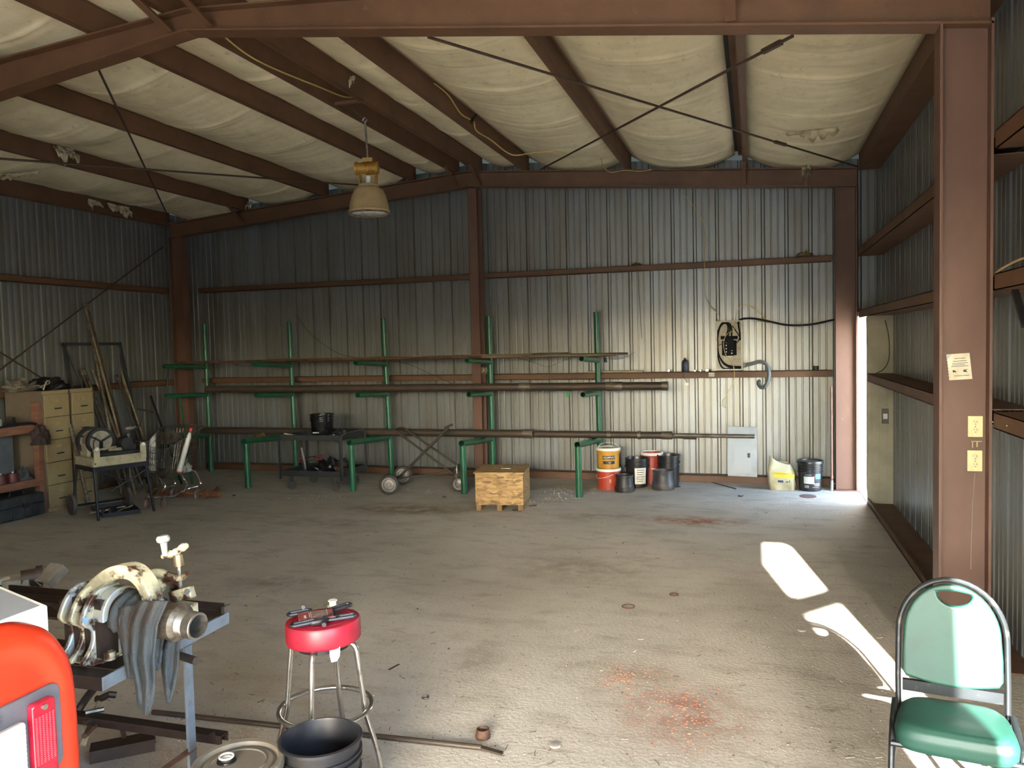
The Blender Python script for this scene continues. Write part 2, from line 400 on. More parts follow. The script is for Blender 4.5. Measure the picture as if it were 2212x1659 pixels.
# sagging insulation between the purlins: this is the ceiling one sees
PX = [-5.2, -3.69, -2.264, -.821, -.139, .211, .903, 2.335, 3.786, 5.2]
for k in range(len(PX)-1):
    mb = MB()
    a, b = PX[k]+.012, PX[k+1]-(.10 if k == 7 else .012)
    if k == 8: a += .0
    wd = b-a; sag = .17*min(1, wd/1.4)
    def fn(u, v, a=a, b=b, sag=sag, k=k):
        y = lerp(YE+.1, -8, v/.12) if v < .12 else lerp(-8, YB-.34, (v-.12)/.88); x = a+(b-a)*u
        ph = k*1.7
        s_ = ((y+ph*.35+20) % 1.22)/1.22                       # roll seams every 1.2 m
        seam = math.exp(-((s_-.5)/.022)**2)*(.6+.5*mnoise.noise(V((x*2, y*.3, k))))
        belly = 1-(2*u-1)**2
        wr = mnoise.noise(V((x*1.5, y*2.5, k*3.1)))*.028+mnoise.noise(V((x*5, y*9, k)))*.008
        end = max(0, 1-(YB-.34-y)/.35)**2*.05
        z = rooz(x)-.012-(sag*(.85+.25*mnoise.noise(V((k*5, y*.8, 0))))+wr)*belly-end*belly
        z -= .022*seam*belly**.4+.012*belly*math.exp(-((s_-.56)/.05)**2)
        z -= .026*belly*(4*s_*(1-s_))**.6*(.6+.5*s_)
        return (x, y, z)
    mb.grid(fn, 14, 500)
    S(mb.build('ceiling', FABRIC, smooth=60, solid=.004))

# ---------------------------------------------------------------- steel frame: every member is a thing
def isec(mb, p, q, d0, d1, fwid, upv, tf=.014, tw=.009):
    """tapered I beam from p to q (points on the inner flange face), depth d0..d1 along upv"""
    p, q = V(p), V(q); a, b = frame(q-p, upv); b = V(upv)
    def plate(o0, o1, o2, o3, th):   # quad p-side (o0,o1) q-side (o2,o3) thickened along third axis
        pass
    def quadbox(A, B, C, D, nrm, th):
        n_ = nrm*th/2
        mb.add([A-n_, B-n_, C-n_, D-n_, A+n_, B+n_, C+n_, D+n_], [(3, 2, 1, 0), (4, 5, 6, 7), (0, 1, 5, 4), (1, 2, 6, 5), (2, 3, 7, 6), (3, 0, 4, 7)])
    quadbox(p-a*fwid/2+b*tf/2, p+a*fwid/2+b*tf/2, q+a*fwid/2+b*tf/2, q-a*fwid/2+b*tf/2, b, tf)
    quadbox(p-a*fwid/2+b*(d0-tf/2), p+a*fwid/2+b*(d0-tf/2), q+a*fwid/2+b*(d1-tf/2), q-a*fwid/2+b*(d1-tf/2), b, tf)
    quadbox(p+b*tf, p+b*(d0-tf), q+b*(d1-tf), q+b*tf, a, tw)
    return mb
def rafter(name, y, x0, x1, bot, label, grp):
    z0, z1 = bot(x0), bot(x1)
    o = isec(MB(), (x0, y, z0), (x1, y, z1), purz(x0)-z0-.003, purz(x1)-z1-.003, .15, V((0, 0, 1))).build(name, STEEL)
    return tag(o, label, 'steel beam', grp)
rafter('rafter', .075, -5.14, 0, botz, 'left sloping brown rafter along the top of the back wall', 'rafters')
rafter('rafter', .075, 5.14, 0, botz, 'right sloping brown rafter along the top of the back wall', 'rafters')
rafter('rafter', -BAY+.075, -5.14, 0, fbot, 'left half of the near brown roof frame crossing the top left corner', 'rafters')
rafter('rafter', -BAY+.075, 5.14, 0, fbot, 'long near brown beam running across the top of the picture', 'rafters')
def column(x, y, d, z1, label, flip=1, base=True):
    mb = isec(MB(), (x, y, 0.012), (x, y, z1), d, d, .15, V((flip, 0, 0)))
    mb.box((x+flip*d/2, y, .006), (d+.06, .2, .012))
    return tag(mb.build('column', STEELR), label, 'column', 'steel columns')
column(W, .075, .25, botz(W)-.002, 'brown corner column between the back wall panel board and the doorway')
column(-W, .075, .25, botz(W)-.002, 'dark brown column in the far left corner behind the shopping cart', -1)
column(W, -BAY+.075, .26, fbot(W)-.002, 'near right brown column carrying the two outlets and the paper note')
# centre wind column of the back wall: I with its flange towards the room
mb = MB(); x = .06
mb.box((x, .10, 2.1), (.13, .012, 4.19)).box((x, .2, 2.1), (.010, .19, 4.19)).box((x, .30, 2.1), (.13, .012, 4.19))
tag(mb.build('column', STEELR), 'slim brown column in the middle of the back wall behind the pipe rack', 'column', 'steel columns')
# purlins: Z sections
NM = ['second purlin from the left wall, brown, above the torn insulation', 'third brown purlin from the left wall, crossed by the thin brace rod', 'brown purlin just left of the two ridge purlins',
      'left one of the two ridge purlins, with the hanging lamp below', 'right one of the two ridge purlins', 'brown purlin right of the ridge with the yellow cable lying along it',
      'brown purlin halfway down the right roof slope', 'brown purlin nearest the right wall, running straight away from the camera']
for x, lb in zip(PX[1:-1], NM):
    z = purz(x); d = .2; y0, y1 = -15.5, .14
    fl = 1 if x > 3 else -1
    mb = MB(); mb.box((x, (y0+y1)/2, z+d/2), (.006, y1-y0, d)); mb.box((x+fl*.032, (y0+y1)/2, z+.003), (.064, y1-y0, .006)); mb.box((x+fl*.062, (y0+y1)/2, z+.012), (.005, y1-y0, .02))
    mb.box((x-fl*.03, (y0+y1)/2, z+d-.003), (.06, y1-y0, .006))
    tag(mb.build('purlin', STEEL), lb, 'purlin', 'roof purlins')
for sgn, lb in ((-1, 'brown eave beam along the top of the left wall'), (1, 'dark eave beam along the top of the right wall')):
    z = purz(5.15); mb = MB(); fw_ = .235 if sgn > 0 else .115
    mb.box((sgn*5.17, -7.6, z+.08), (.008, 15.4, .2)).box((sgn*(5.17+fw_/2), -7.6, z-.02), (fw_, 15.4, .008)).box((sgn*5.20, -7.6, z+.18), (.06, 15.4, .008))
    tag(mb.build('eave_strut', STEEL), lb, 'steel beam', 'eave struts')
# girts: C sections on the back wall
def girt(p, q, inn, h, dep, label, cat='girt', lip=True, zt=0):
    p, q, inn = V(p), V(q), V(inn); m = (p+q)/2
    mb = MB(); u_ = V((0, 0, 1)); t = .006
    mb.bar(p-inn*t/2, q-inn*t/2, t, h)
    for s_ in (-1, 1): mb.bar(p-inn*dep/2+u_*s_*(h/2-t/2), q-inn*dep/2+u_*s_*(h/2-t/2), dep, t)
    return tag(mb.build('girt', STEEL), label, 'girt', 'wall girts')
gi = V((0, -1, 0)); Y0 = .34
girt((-W+.02, Y0, 2.964), (-.01, Y0, 2.964), gi, .075, .155, 'upper brown rail on the left half of the back wall')
girt((.13, Y0, 2.964), (W-.01, Y0, 2.964), gi, .075, .155, 'upper brown rail on the right half of the back wall')
girt((-W+.02, Y0, 1.475), (-.01, Y0, 1.475), gi, .085, .155, 'middle rail on the left half of the back wall behind the stacked pipes')
girt((.13, Y0, 1.475), (W-.01, Y0, 1.475), gi, .085, .155, 'middle rail on the right half of the back wall with the bottle on it')
girt((-W+.02, Y0, .05), (W-.01, Y0, .05), gi, .10, .155, 'low brown sill rail along the foot of the back wall')
gr = V((-1, 0, 0)); X0 = WR
girt((X0, -.02, 2.985), (X0, -5.64, 2.985), gr, .10, .265, 'brown rail high on the right wall above the door header')
girt((X0, -.02, 2.225), (X0, -5.64, 2.225), gr, .09, .265, 'brown rail over the doorway on the right wall')
girt((X0, DN-.05, 1.475), (X0, -5.64, 1.475), gr, .09, .265, 'dark ledge rail at chest height on the right wall')
girt((X0, -5.81, 2.985), (X0, -7.3, 2.985), gr, .10, .265, 'upper brown rail at the right edge beyond the near column')
girt((X0, -5.81, 2.225), (X0, -7.3, 2.225), gr, .09, .265, 'middle brown rail at the right edge with the bracket below')
girt((X0, -5.81, 1.475), (X0, -7.3, 1.475), gr, .09, .265, 'low rail at the right edge beside the outlets')
gl = V((1, 0, 0))
girt((-X0, .0, 2.95), (-X0, -9, 2.95), gl, .085, .15, 'long brown rail on the left wall')
girt((-X0, .0, 1.47), (-X0, -9, 1.47), gl, .085, .15, 'lower brown rail on the left wall behind the leaning pipes')
mb = MB(); mb.box((WR+.005, (-.8-5.64)/2, .035), (.01, 4.84, .07)).box((WR+.135, (-.8-5.64)/2, .006), (.27, 4.84, .012))
S(mb.build('baseboard_right', STEEL))
mb = MB(); mb.box((-WR-.005, -4.2, .04), (.01, 8.6, .08)).box((-WR-.075, -4.2, .006), (.15, 8.6, .012))
S(mb.build('baseboard_left', STEEL))
# flange braces
def brace(p, q, label, w_=.045, grp='flange braces'):
    p, q = V(p), V(q); mb = MB(); mb.bar(p, q, w_, .006).bar(p+V((0, 0, .018)), q+V((0, 0, .018)), .006, w_*.8)
    return tag(mb.build('flange_brace', STEEL), label, 'brace', grp)
brace((-.139, -.45, purz(.14)+.02), (-.139, .0, botz(.14)+.02), 'short brace from the left ridge purlin down to the back rafter')
brace((.211, -.45, purz(.2)+.02), (.211, .0, botz(.2)+.02), 'short brace from the right ridge purlin down to the back rafter')
brace((3.80, -.4, purz(3.8)+.02), (3.80, .0, botz(3.8)+.02), 'short brace from the rightmost purlin down to the back rafter')
brace((-3.69, -.42, purz(3.69)+.02), (-3.69, .0, botz(3.69)+.02), 'short brace from the second purlin down to the back rafter at left')
brace((-.139, -6.35, purz(.14)+.03), (-.139, -5.80, fbot(.14)+.03), 'left brace hanging in front of the near ridge beam', .06)
brace((.211, -6.35, purz(.2)+.03), (.211, -5.80, fbot(.2)+.03), 'right brace hanging in front of the near ridge beam', .05)
brace((3.786, -6.4, purz(3.8)+.03), (3.786, -5.80, fbot(3.8)+.03), 'reddish brace crossing the near top beam towards the right', .06)
# bracing rods
def rod(p, q, label, r=.011, tb=None):
    mb = MB().cyl(p, q, r, n=8)
    root = tag(mb.build('brace_rod', RODM), label, 'brace rod', 'bracing rods')
    if tb is not None:
        a, b = lerp(V(p), V(q), tb), lerp(V(p), V(q), tb+.035)
        MB().bar(a, b, .03, .03).build('turnbuckle', RODM, root)
    return root
def rp(x, y, yy, dz=0):
    p = at(x, y, Y=yy); return p
rod(at(925, 80, Y=-5.6), at(1852, 360, Y=-.1), 'long roof brace rod running from the near beam to the far right corner', tb=.7)
rod(at(1712, 78, Y=-5.6), at(1168, 366, Y=-.1), 'roof brace rod rising to the upper right under the ceiling', tb=.02)
rod(at(209, 142, Y=-5.6), at(368, 478, Y=-.1), 'roof brace rod dropping into the far left corner')
rod(at(-90, 336, Y=-5.6), at(805, 402, Y=-.1), 'thin roof brace rod running nearly level across the left ceiling')
rod(at(-120, 890, X=-5.1), at(352, 533, X=-5.1), 'wall brace rod rising to the right on the left wall')
rod(at(-60, 724, X=-5.1), at(190, 878, X=-5.1), 'wall brace rod falling to the right on the left wall')
# ================================================================ pipe rack along the back wall
UX = [-4.59, -3.01, -1.38, .265, 1.835]
UT = [2.40, 2.388, 2.386, 2.364, 2.37]
ORD = ['far left', 'second', 'middle', 'fourth', 'rightmost']
RK = []
for i, x in enumerate(UX):
    lb = ['green pipe rack frame at the left end beside the corner column', 'green pipe rack frame standing behind the bucket cart', 'green pipe rack frame in the middle, left of the centre column',
          'green pipe rack frame just right of the centre column behind the chipboard box', 'green pipe rack frame at the right end beside the stacked buckets'][i]
    y = .115; lean = [(.015, 0), (.03, 0), (.06, 0), (.01, 0), (.02, 0)][i][0]
    t = thing('pipe_rack_frame', lb, 'pipe rack', (x, y, 0), 'green pipe rack frames')
    MB().pipe((x+lean*.5, y, 0), (x-lean*.5, y, UT[i]), .040, .005).build('upright', GREEN, t)
    for z in (1.705, 1.255):
        dy = -.86 if i < 4 else -.98
        xx = x-(.0 if z > 1.5 else -.01)
        MB().pipe((xx, y-.035, z), (xx, y+dy-.1, z+.045), .036, .005).build('arm', GREEN, t)
    if i:
        px, py = [(-3.0, -1.12), (-1.37, -1.06), (.235, -1.0), (1.77, -.96)][i-1]
        MB().pipe((x, y-.035, .60), (px, py-.06, .672), .042, .005).build('low_arm', GREEN, t)
        MB().pipe((px, py+.0, 0), (px-.005, py, .640), .042, .005).build('front_post', GREEN, t)
    else:
        MB().pipe((x, y-.035, .60), (x, -.75, .65), .042, .005).build('low_arm', GREEN, t)
        MB().pipe((x, -.70, 0), (x, -.70, .62), .042, .005).build('front_post', GREEN, t)
    RK.append(t)
def armz(x, y, lvl):
    if lvl == 'top': return 1.705+.045*(-(y-.115)/.96)+.036
    if lvl == 'mid': return 1.255+.045*(-(y-.115)/.96)+.036
    return .60+.072*(-(y-.115)/1.15)+.042
def rpipe(lvl, y, r, x0, x1, label, mat=PIPE, collars=(), hollow=True, lift=0, cat='pipe', name='pipe', grp=None):
    z = armz(0, y, lvl)+r+.002+lift
    mb = MB()
    if hollow: mb.pipe((x0, y, z), (x1, y, z), r, r*.22, 14)
    else: mb.cyl((x0, y, z), (x1, y, z), r, n=12)
    t = tag(mb.build(name, mat), label, cat, grp or 'pipes on the rack')
    for a, b, k in collars:
        MB().pipe((a, y, z), (b, y, z), r*k, r*(k-1)+.002, 14).build('coupling', PIPEL, t)
    return t
def pxX(x, y, lvl, Y): return at(x, y, Y=Y).x
TAN = pm('pale_tan_pipe', '7a6e57', .6, .1, '59472f', 5, .4, .65, stretch=(.5, 3, 3))
# top level
rpipe('top', -.55, .019, at(385, 786, Y=-.55).x, at(1040, 770, Y=-.55).x, 'slim rusty pipe on the top arms reaching furthest left', RUST)
rpipe('top', -.32, .030, at(580, 775, Y=-.32).x, at(1232, 763, Y=-.32).x, 'pale tan pipe lying along the top arms of the rack', TAN, [(at(1150, 765, Y=-.32).x, at(1228, 763, Y=-.32).x, 1.12)])
rpipe('top', -.45, .017, at(700, 780, Y=-.45).x, at(1332, 766, Y=-.45).x, 'slim pale pipe in front of the tan pipe on the top arms', TAN)
rpipe('top', -.16, .016, at(900, 770, Y=-.16).x, at(1356, 757, Y=-.16).x, 'thin dark rod sticking out furthest right on the top arms', PIPE, hollow=False, lift=.02)
t = rpipe('top', -.22, .024, at(1160, 762, Y=-.22).x, at(1315, 758, Y=-.22).x, 'short rusty pipe on the right end of the top arms', RUST)
# hook valve hanging under the top right end
p = at(1308, 778, Y=-.45)
tag(MB().cyl(p+V((0, 0, .07)), p+V((0, 0, .02)), .009).cyl(p+V((0, 0, .03)), p-V((0, 0, .03)), .016, .022, n=12).build('hose_nozzle', BLACKM), 'small dark nozzle hanging below the right end of the top pipes', 'nozzle')
# middle level
rpipe('mid', -.50, .054, at(446, 848, Y=-.5).x, at(1443, 833, Y=-.5).x, 'long heavy brown pipe on the middle arms', PIPE,
      [(at(1122, 838, Y=-.5).x, at(1146, 838, Y=-.5).x, 1.10), (at(1310, 833, Y=-.5).x, at(1345, 833, Y=-.5).x, 1.14), (at(1430, 833, Y=-.5).x, at(1443, 833, Y=-.5).x, 1.1)])
rpipe('mid', -.36, .046, at(590, 840, Y=-.36).x, at(1190, 832, Y=-.36).x, 'second brown pipe behind the heavy one on the middle arms', PIPE)
rpipe('mid', -.26, .030, at(480, 840, Y=-.26).x, at(1320, 828, Y=-.26).x, 'slim dark pipe at the back of the middle arms', RUST)
# low level
rpipe('low', -.37, .054, at(436, 938, Y=-.37).x, at(1152, 942, Y=-.37).x, 'thick brown pipe on the low arms ending in an open collar', PIPE, [(at(1130, 943, Y=-.37).x, at(1152, 943, Y=-.37).x, 1.12)])
rpipe('low', -.25, .046, at(640, 940, Y=-.25).x, at(1452, 946, Y=-.25).x, 'long pipe on the low arms passing over the yellow pail', PIPE, [(at(1312, 944, Y=-.25).x, at(1320, 944, Y=-.25).x, 1.15), (at(1378, 945, Y=-.25).x, at(1384, 945, Y=-.25).x, 1.2), (at(1430, 946, Y=-.25).x, at(1452, 946, Y=-.25).x, 1.15)])
rpipe('low', -.15, .030, at(480, 932, Y=-.15).x, at(1505, 940, Y=-.15).x, 'grey pipe at the back of the low arms', PIPEL, [(at(1476, 940, Y=-.15).x, at(1505, 940, Y=-.15).x, 1.35)])
p0, p1 = at(1440, 947, Y=-.25), at(1630, 950, Y=-.25); zz = armz(0, -.25, 'low')+.05
tag(MB().pipe((p0.x+.1, -.25, zz), (p1.x, -.25, zz-.004), .026, .005, 14).build('pipe', PIPEL), 'thinner grey pipe sticking out to the right past the grey cover panel', 'pipe', 'pipes on the rack')
# rag strips and a leaf of tape caught on the pipes
GTAPE = pm('green_tape', '2e7a4c', .6)
p = at(1226, 846, Y=-.56)
tag(MB().prism([(-.012, 0), (.03, .0), (.012, -.085), (-.03, -.06)], p, (1, 0, 0), (0, 0, 1), .004).build('tape_scrap', GTAPE), 'green tape scrap hanging from the heavy middle pipe', 'tape scrap')
STRAW = pm('dry_straw', '6b5636', .9)
mb = MB(); c = at(566, 958, Y=-.62)
for k in range(26):
    a = random.uniform(0, 2*PI); l = random.uniform(.05, .13); q = V((c.x+random.uniform(-.04, .04), -.60+random.uniform(-.03, .03), armz(0, -.6, 'low')+.01))
    mb.tube([q, q+V((math.cos(a)*l*.5, math.sin(a)*l*.3, random.uniform(0, .04))), q+V((math.cos(a)*l, math.sin(a)*l*.4, random.uniform(-.09, .02)))], .003, 4)
tag(mb.build('straw_wisp', STRAW), 'wisp of dry straw caught on the low arm left of the bucket cart', 'straw', kind='stuff')
WIRE = pm('rusty_wire', '2f2a24', .7, .3)
def wire(pts, r, mat, label, cat='wire', name='wire', grp=None, n=6):
    return tag(MB().tube(smooth_path(pts, n), r, 6).build(name, mat), label, cat, grp)
wire([at(641, 683, Y=-.1), at(665, 715, Y=-.15), at(700, 745, Y=-.2), at(735, 765, Y=-.3), at(765, 771, Y=-.32)], .003, WIRE, 'thin wire springing up from the top pipes left of the middle upright')
wire([at(840, 781, Y=-.6), at(880, 786, Y=-.62), at(940, 812, Y=-.55), at(985, 832, Y=-.5)], .003, WIRE, 'thin wire drooping from the top pipes towards the centre column')
wire([at(1115, 772, Y=-.5), at(1160, 785, Y=-.52), at(1185, 792, Y=-.5), at(1220, 778, Y=-.45), at(1265, 770, Y=-.4), at(1330, 776, Y=-.3), at(1358, 768, Y=-.2), at(1372, 760, Y=-.2)], .0025, WIRE, 'curly thin wire under the right end of the top pipes')
wire([at(500, 785, Y=-.53), at(530, 792, Y=-.5), at(548, 788, Y=-.5)], .0025, WIRE, 'short thin wire under the left end of the top pipes')

# ================================================================ bucket cart and things on it
CARTM = pm('dark_grey_cart_enamel', '2e3233', .45, .2, '24282a', 6)
cx0, cx1, cy0, cy1 = -2.39, -1.465, -1.20, -.52
t = thing('utility_cart', 'dark grey two-shelf utility cart carrying a black bucket', 'cart', ((cx0+cx1)/2, (cy0+cy1)/2, 0))
def tray(z, h, name):
    mb = MB(); mx, my = (cx0+cx1)/2, (cy0+cy1)/2
    mb.box((mx, my, z+.004), (cx1-cx0-.01, cy1-cy0-.01, .008))
    for s_ in (-1, 1):
        mb.box((mx, my+s_*((cy1-cy0)/2-.004), z+h/2), (cx1-cx0, .008, h)); mb.box((mx+s_*((cx1-cx0)/2-.004), my, z+h/2), (.008, cy1-cy0-.016, h))
    return mb.build(name, CARTM, t, bevel=.002)
tray(.70, .075, 'top_shelf'); tray(.20, .08, 'lower_shelf')
for a in (cx0-.003, cx1+.003):
    for b in (cy0-.003, cy1+.003):
        sx_ = 1 if a < -2 else -1; sy_ = 1 if b < -1 else -1
        MB().sec((a, b, .16), (a, b, .775), [(0, 0), (sy_*.035, 0), (sy_*.035, -sx_*.004), (sy_*.004, -sx_*.004), (sy_*.004, -sx_*.035), (0, -sx_*.035)], V((1, 0, 0))).build('leg', CARTM, t)
for a, b in ((-2.28, cy0+.06), (-1.60, cy0+.06), (-2.28, cy1-.06), (-1.60, cy1-.06)):
    c = MB().box((a-.018, b, .155), (.006, .05, .09)).box((a+.018, b, .155), (.006, .05, .09)).box((a, b, .197), (.07, .07, .006)).build('caster', BARE, t)
    MB().lathe([(0, -.013), (.022, -.013), (.04, -.014), (.062, -.013), (.064, 0), (.062, .013), (.04, .014), (0, .013)], (a, b+.01, .064), V((.45, -1, 0)), 24).build('wheel', RUBBER, c)
MB().tube([(cx1+.005, cy0+.06, .77), (cx1+.05, cy0+.06, .80), (cx1+.05, cy1-.06, .80), (cx1+.005, cy1-.06, .77)], .012, 8).build('push_handle', CARTM, t)

def bucket(name, c, h, rt_, rb, mat, label, lidmat=None, grp='buckets', ribs=(.72, .79, .86), bail=None, bailmat=None, rimmat=None, root=None, inner=True, tilt=None, cat='bucket', wall=.004):
    """tapered pail standing at c with rim ribs, optional lid and bail"""
    c = V(c); t = thing(name, label, cat, c, grp)
    pr = [(0, .004), (rb*.93, .004), (rb*.95, 0), (rb, .006)]
    pr += [(lerp(rb, rt_, ribs[0]-.04), h*(ribs[0]-.03))]
    for z in ribs:
        r = lerp(rb, rt_, z); pr += [(r, h*(z-.012)), (r+.009, h*(z-.008)), (r+.009, h*(z+.008)), (r, h*(z+.012))]
    pr += [(rt_, h*.965), (rt_+.008, h*.968), (rt_+.008, h*.995), (rt_+.003, h), (rt_-wall, h)]
    if inner: pr += [(rt_-wall-.002, h*.98), (rb-wall, .012), (0, .010)]
    if lidmat is not None: pr = pr[:-3] if inner else pr
    MB().lathe(pr, c, n=36).build('shell', mat, t, smooth=40)
    if lidmat is not None:
        l = MB().lathe([(0, h*.985), (rt_-.03, h*.985), (rt_-.022, h*.965), (rt_-.014, h*.965), (rt_-.008, h+.004), (rt_+.010, h+.006), (rt_+.014, h-.004), (rt_+.012, h-.028), (rt_+.008, h-.03)], c, n=36).build('lid', lidmat, t, smooth=40)
    if rimmat is not None:
        MB().lathe([(rt_-.006, h-.02), (rt_+.011, h-.034), (rt_+.013, h-.002), (rt_+.006, h+.004), (rt_-.004, h+.003), (rt_-.006, h-.01)], c, n=36).build('rim', rimmat, t, smooth=40)
    if bail:
        az, drop, hz = bail           # azimuth of the ears, height of the loop relative to ears (negative hangs down), ear height
        d = V((math.cos(az), math.sin(az), 0)); f_ = V((-d.y, d.x, 0)); R_ = lerp(rb, rt_, hz)+.012
        pts = []
        for k in range(15):
            a = PI*k/14; x_ = math.cos(a); s_ = math.sin(a)
            if drop < 0: off = f_*(R_*s_*1.0+.004); pts.append(c+d*R_*x_+off*1.0+V((0, 0, h*hz+drop*s_)))
            else: pts.append(c+d*R_*x_+f_*(.05*s_)+V((0, 0, h*hz+drop*s_)))
        MB().tube(pts, .0028, 6).build('bail', bailmat or BARE, t)
        mb = MB()
        for s_ in (-1, 1): mb.cyl(c+d*s_*(R_-.016)+V((0, 0, h*hz)), c+d*s_*(R_+.004)+V((0, 0, h*hz)), .014, n=10)
        mb.build('ear', mat, t)
    return t
GLOSSB = pm('glossy_black_plastic', '0d0e10', .18, 0, '15161a', 5, spec=.6)
bk = bucket('bucket', (-1.93, -.86, .709), .33, .165, .145, GLOSSB, 'glossy black bucket standing on the top shelf of the grey cart', bail=(.15, -.16, .72))
MB().cyl((-1.975, -1.036, .79), (-1.885, -1.030, .79), .008, n=8).build('bail_grip', WHITE, bk)
def crumple(c, sx, sy, sz, mat, name, label, cat, seed=0, amp=.35, fr=3.0, nu=28, nv=18, grp=None):
    """slumped soft heap: flat bottom, folded surface"""
    c = V(c)
    def fn(u, v):
        a = 2*PI*u; ph = v*PI/2
        d = V((math.cos(a)*math.sin(ph), math.sin(a)*math.sin(ph), math.cos(ph)))
        k = 1+amp*mnoise.noise(d*fr+V((seed, 0, 0)))+amp*.5*mnoise.noise(d*fr*2.6+V((0, seed, 0)))
        return c+V((d.x*sx*k, d.y*sy*k, max(0, d.z*sz*k)))
    return tag(MB().grid(fn, nu, nv).build(name, mat, smooth=70), label, cat, grp)
BAGM = pm('black_bag_film', '0f1012', .28, 0, '1a1b1e', 6, spec=.6)
crumple((-1.665, -.85, .709), .085, .20, .11, BAGM, 'trash_bag', 'crumpled black bag beside the bucket on the cart top', 'bag', 3)
WOODP = pm('pale_wood', '9c8f76', .7, 0, '7d7058', 5, stretch=(1, 8, 8))
tag(MB().bar((-2.36, -1.16, .79), (-2.13, -1.0, .726), .03, .016).build('wood_strip', WOODP), 'pale wood strip lying across the cart top left of the bucket', 'wood strip')
crumple((-1.86, -.88, .209), .16, .22, .17, BAGM, 'trash_bag', 'lumpy black bag in the middle of the lower cart shelf', 'bag', 8, .5, 2.6)
crumple((-1.60, -.86, .209), .10, .2, .16, pm('dark_brown_leather', '2b211a', .5, 0, '463021', 5), 'tool_pouch', 'dark brown pouch at the right end of the lower cart shelf', 'pouch', 5, .5, 2.4)
# chrome tripod vise stand with red handled cutters on the lower shelf
t = thing('pipe_cutter', 'chrome pipe tool with an upright bright bar on the lower cart shelf', 'tool', (-2.12, -1.0, .209))
MB().bar((-2.155, -1.05, .58), (-2.075, -1.07, .22), .026, .008, V((0, 1, 0))).build('bar', CHROME, t)
MB().cyl((-2.13, -1.02, .22), (-2.20, -.98, .40), .016, n=10).cyl((-2.10, -1.0, .225), (-2.16, -.94, .33), .022, n=10).build('body', BLACKM, t)
MB().cyl((-2.09, -1.06, .25), (-2.15, -1.03, .26), .009).cyl((-2.09, -1.06, .30), (-2.15, -1.03, .31), .009).build('roller', CHROME, t)
REDP = pm('red_grip', '7a2330', .5)
for k, (z, s_) in enumerate(((.40, 'upper'), (.355, 'lower'))):
    t = thing('bolt_cutter', s_+' of two red-gripped cutters lying behind the chrome bar on the cart', 'tool', (-2.2, -.80, z), 'red gripped cutters')
    MB().cyl((-2.36, -.80, z-.012), (-2.05, -.80, z+.03), .008, n=8).build('shaft', CHROME, t)
    MB().cyl((-2.38, -.80, z-.015), (-2.26, -.80, z+.002), .012, n=8).cyl((-2.08, -.80, z+.027), (-1.98, -.80, z+.04), .012, n=8).build('grip', REDP, t)
tag(MB().bar((-1.44, -.80, .50), (-1.405, -.80, .53), .014, .004).build('metal_clip', CHROME), 'bright metal clip hooked at the right side of the cart', 'clip')

# ================================================================ folding pipe dolly
DOL = pm('dark_dolly_tube', '2a2825', .5, .4, '3a342d', 9)
t = thing('pipe_dolly', 'folding X-frame dolly with spoked wheels in front of the rack', 'dolly', (-.35, -.9, 0))
A1, A2 = at(853, 929, Y=-.98), at(873, 925, Y=-.62); B1, B2 = at(979, 1024, Y=-.98), at(998, 1012, Y=-.62)
for a, b in ((A1, B1), (A2, B2)): MB().cyl(a, b, .014, n=10).build('long_bar', DOL, t)
C1, C2 = at(968, 925, Y=-.80), at(862, 1031, Y=-.84)
MB().bar(C1, C2, .03, .04, V((0, 1, 0))).build('cross_bar', DOL, t)
MB().tube([A1, A1+V((.02, .1, .02)), A2-V((-.01, .1, -.02)), A2], .012, 8).build('top_hoop', DOL, t)
MB().bar(C1-V((.05, 0, 0)), C1+V((.06, 0, .05)), .03, .03).build('cradle', DOL, t)
WH1, WH2 = V((-.735, -1.24, .135)), V((-.875, -.50, .135))
def spoked(c, r, ax, par, mat=RUBBER, hub=BARE):
    ax = V(ax).normalized()
    MB().lathe([(r*.72, -.026), (r*.9, -.028), (r, -.016), (r, .016), (r*.9, .028), (r*.72, .026), (r*.70, 0), (r*.72, -.026)], c, ax, 28).build('tyre', mat, par, smooth=50)
    MB().lathe([(0, -.03), (r*.18, -.03), (r*.2, -.012), (r*.5, -.010), (r*.56, -.022), (r*.74, -.022), (r*.74, .022), (r*.56, .022), (r*.5, .01), (r*.2, .012), (r*.18, .03), (0, .03)], c, ax, 28).build('hub', hub, par, smooth=40)
ax_ = V((.25, -1, 0))
spoked(WH1, .135, ax_, t); spoked(WH2, .135, ax_, t)
MB().cyl(WH1, WH2, .013, n=10).build('axle', DOL, t)
MB().bar(V((-.80, -.87, .15)), V((.10, -.75, .27)), .03, .02).build('base_bar', DOL, t)
MB().bar(V((-.82, -.80, .16)), C2, .03, .03).build('axle_bracket', DOL, t)
cs = V((.12, -.88, .105))
k = MB().box(cs+V((-.03, -.028, .06)), (.03, .005, .14)).box(cs+V((-.03, .028, .06)), (.03, .005, .14)).box(cs+V((-.03, 0, .135)), (.06, .07, .008)).cyl(cs+V((-.03, 0, .14)), cs+V((-.04, 0, .25)), .014).build('caster_fork', BARE, t)
spoked(cs, .105, (.15, -1, 0), t)
MB().tube([B1, cs+V((-.04, -.03, .23)), cs+V((-.04, .1, .25)), B2], .013, 8).build('end_hoop', DOL, t)

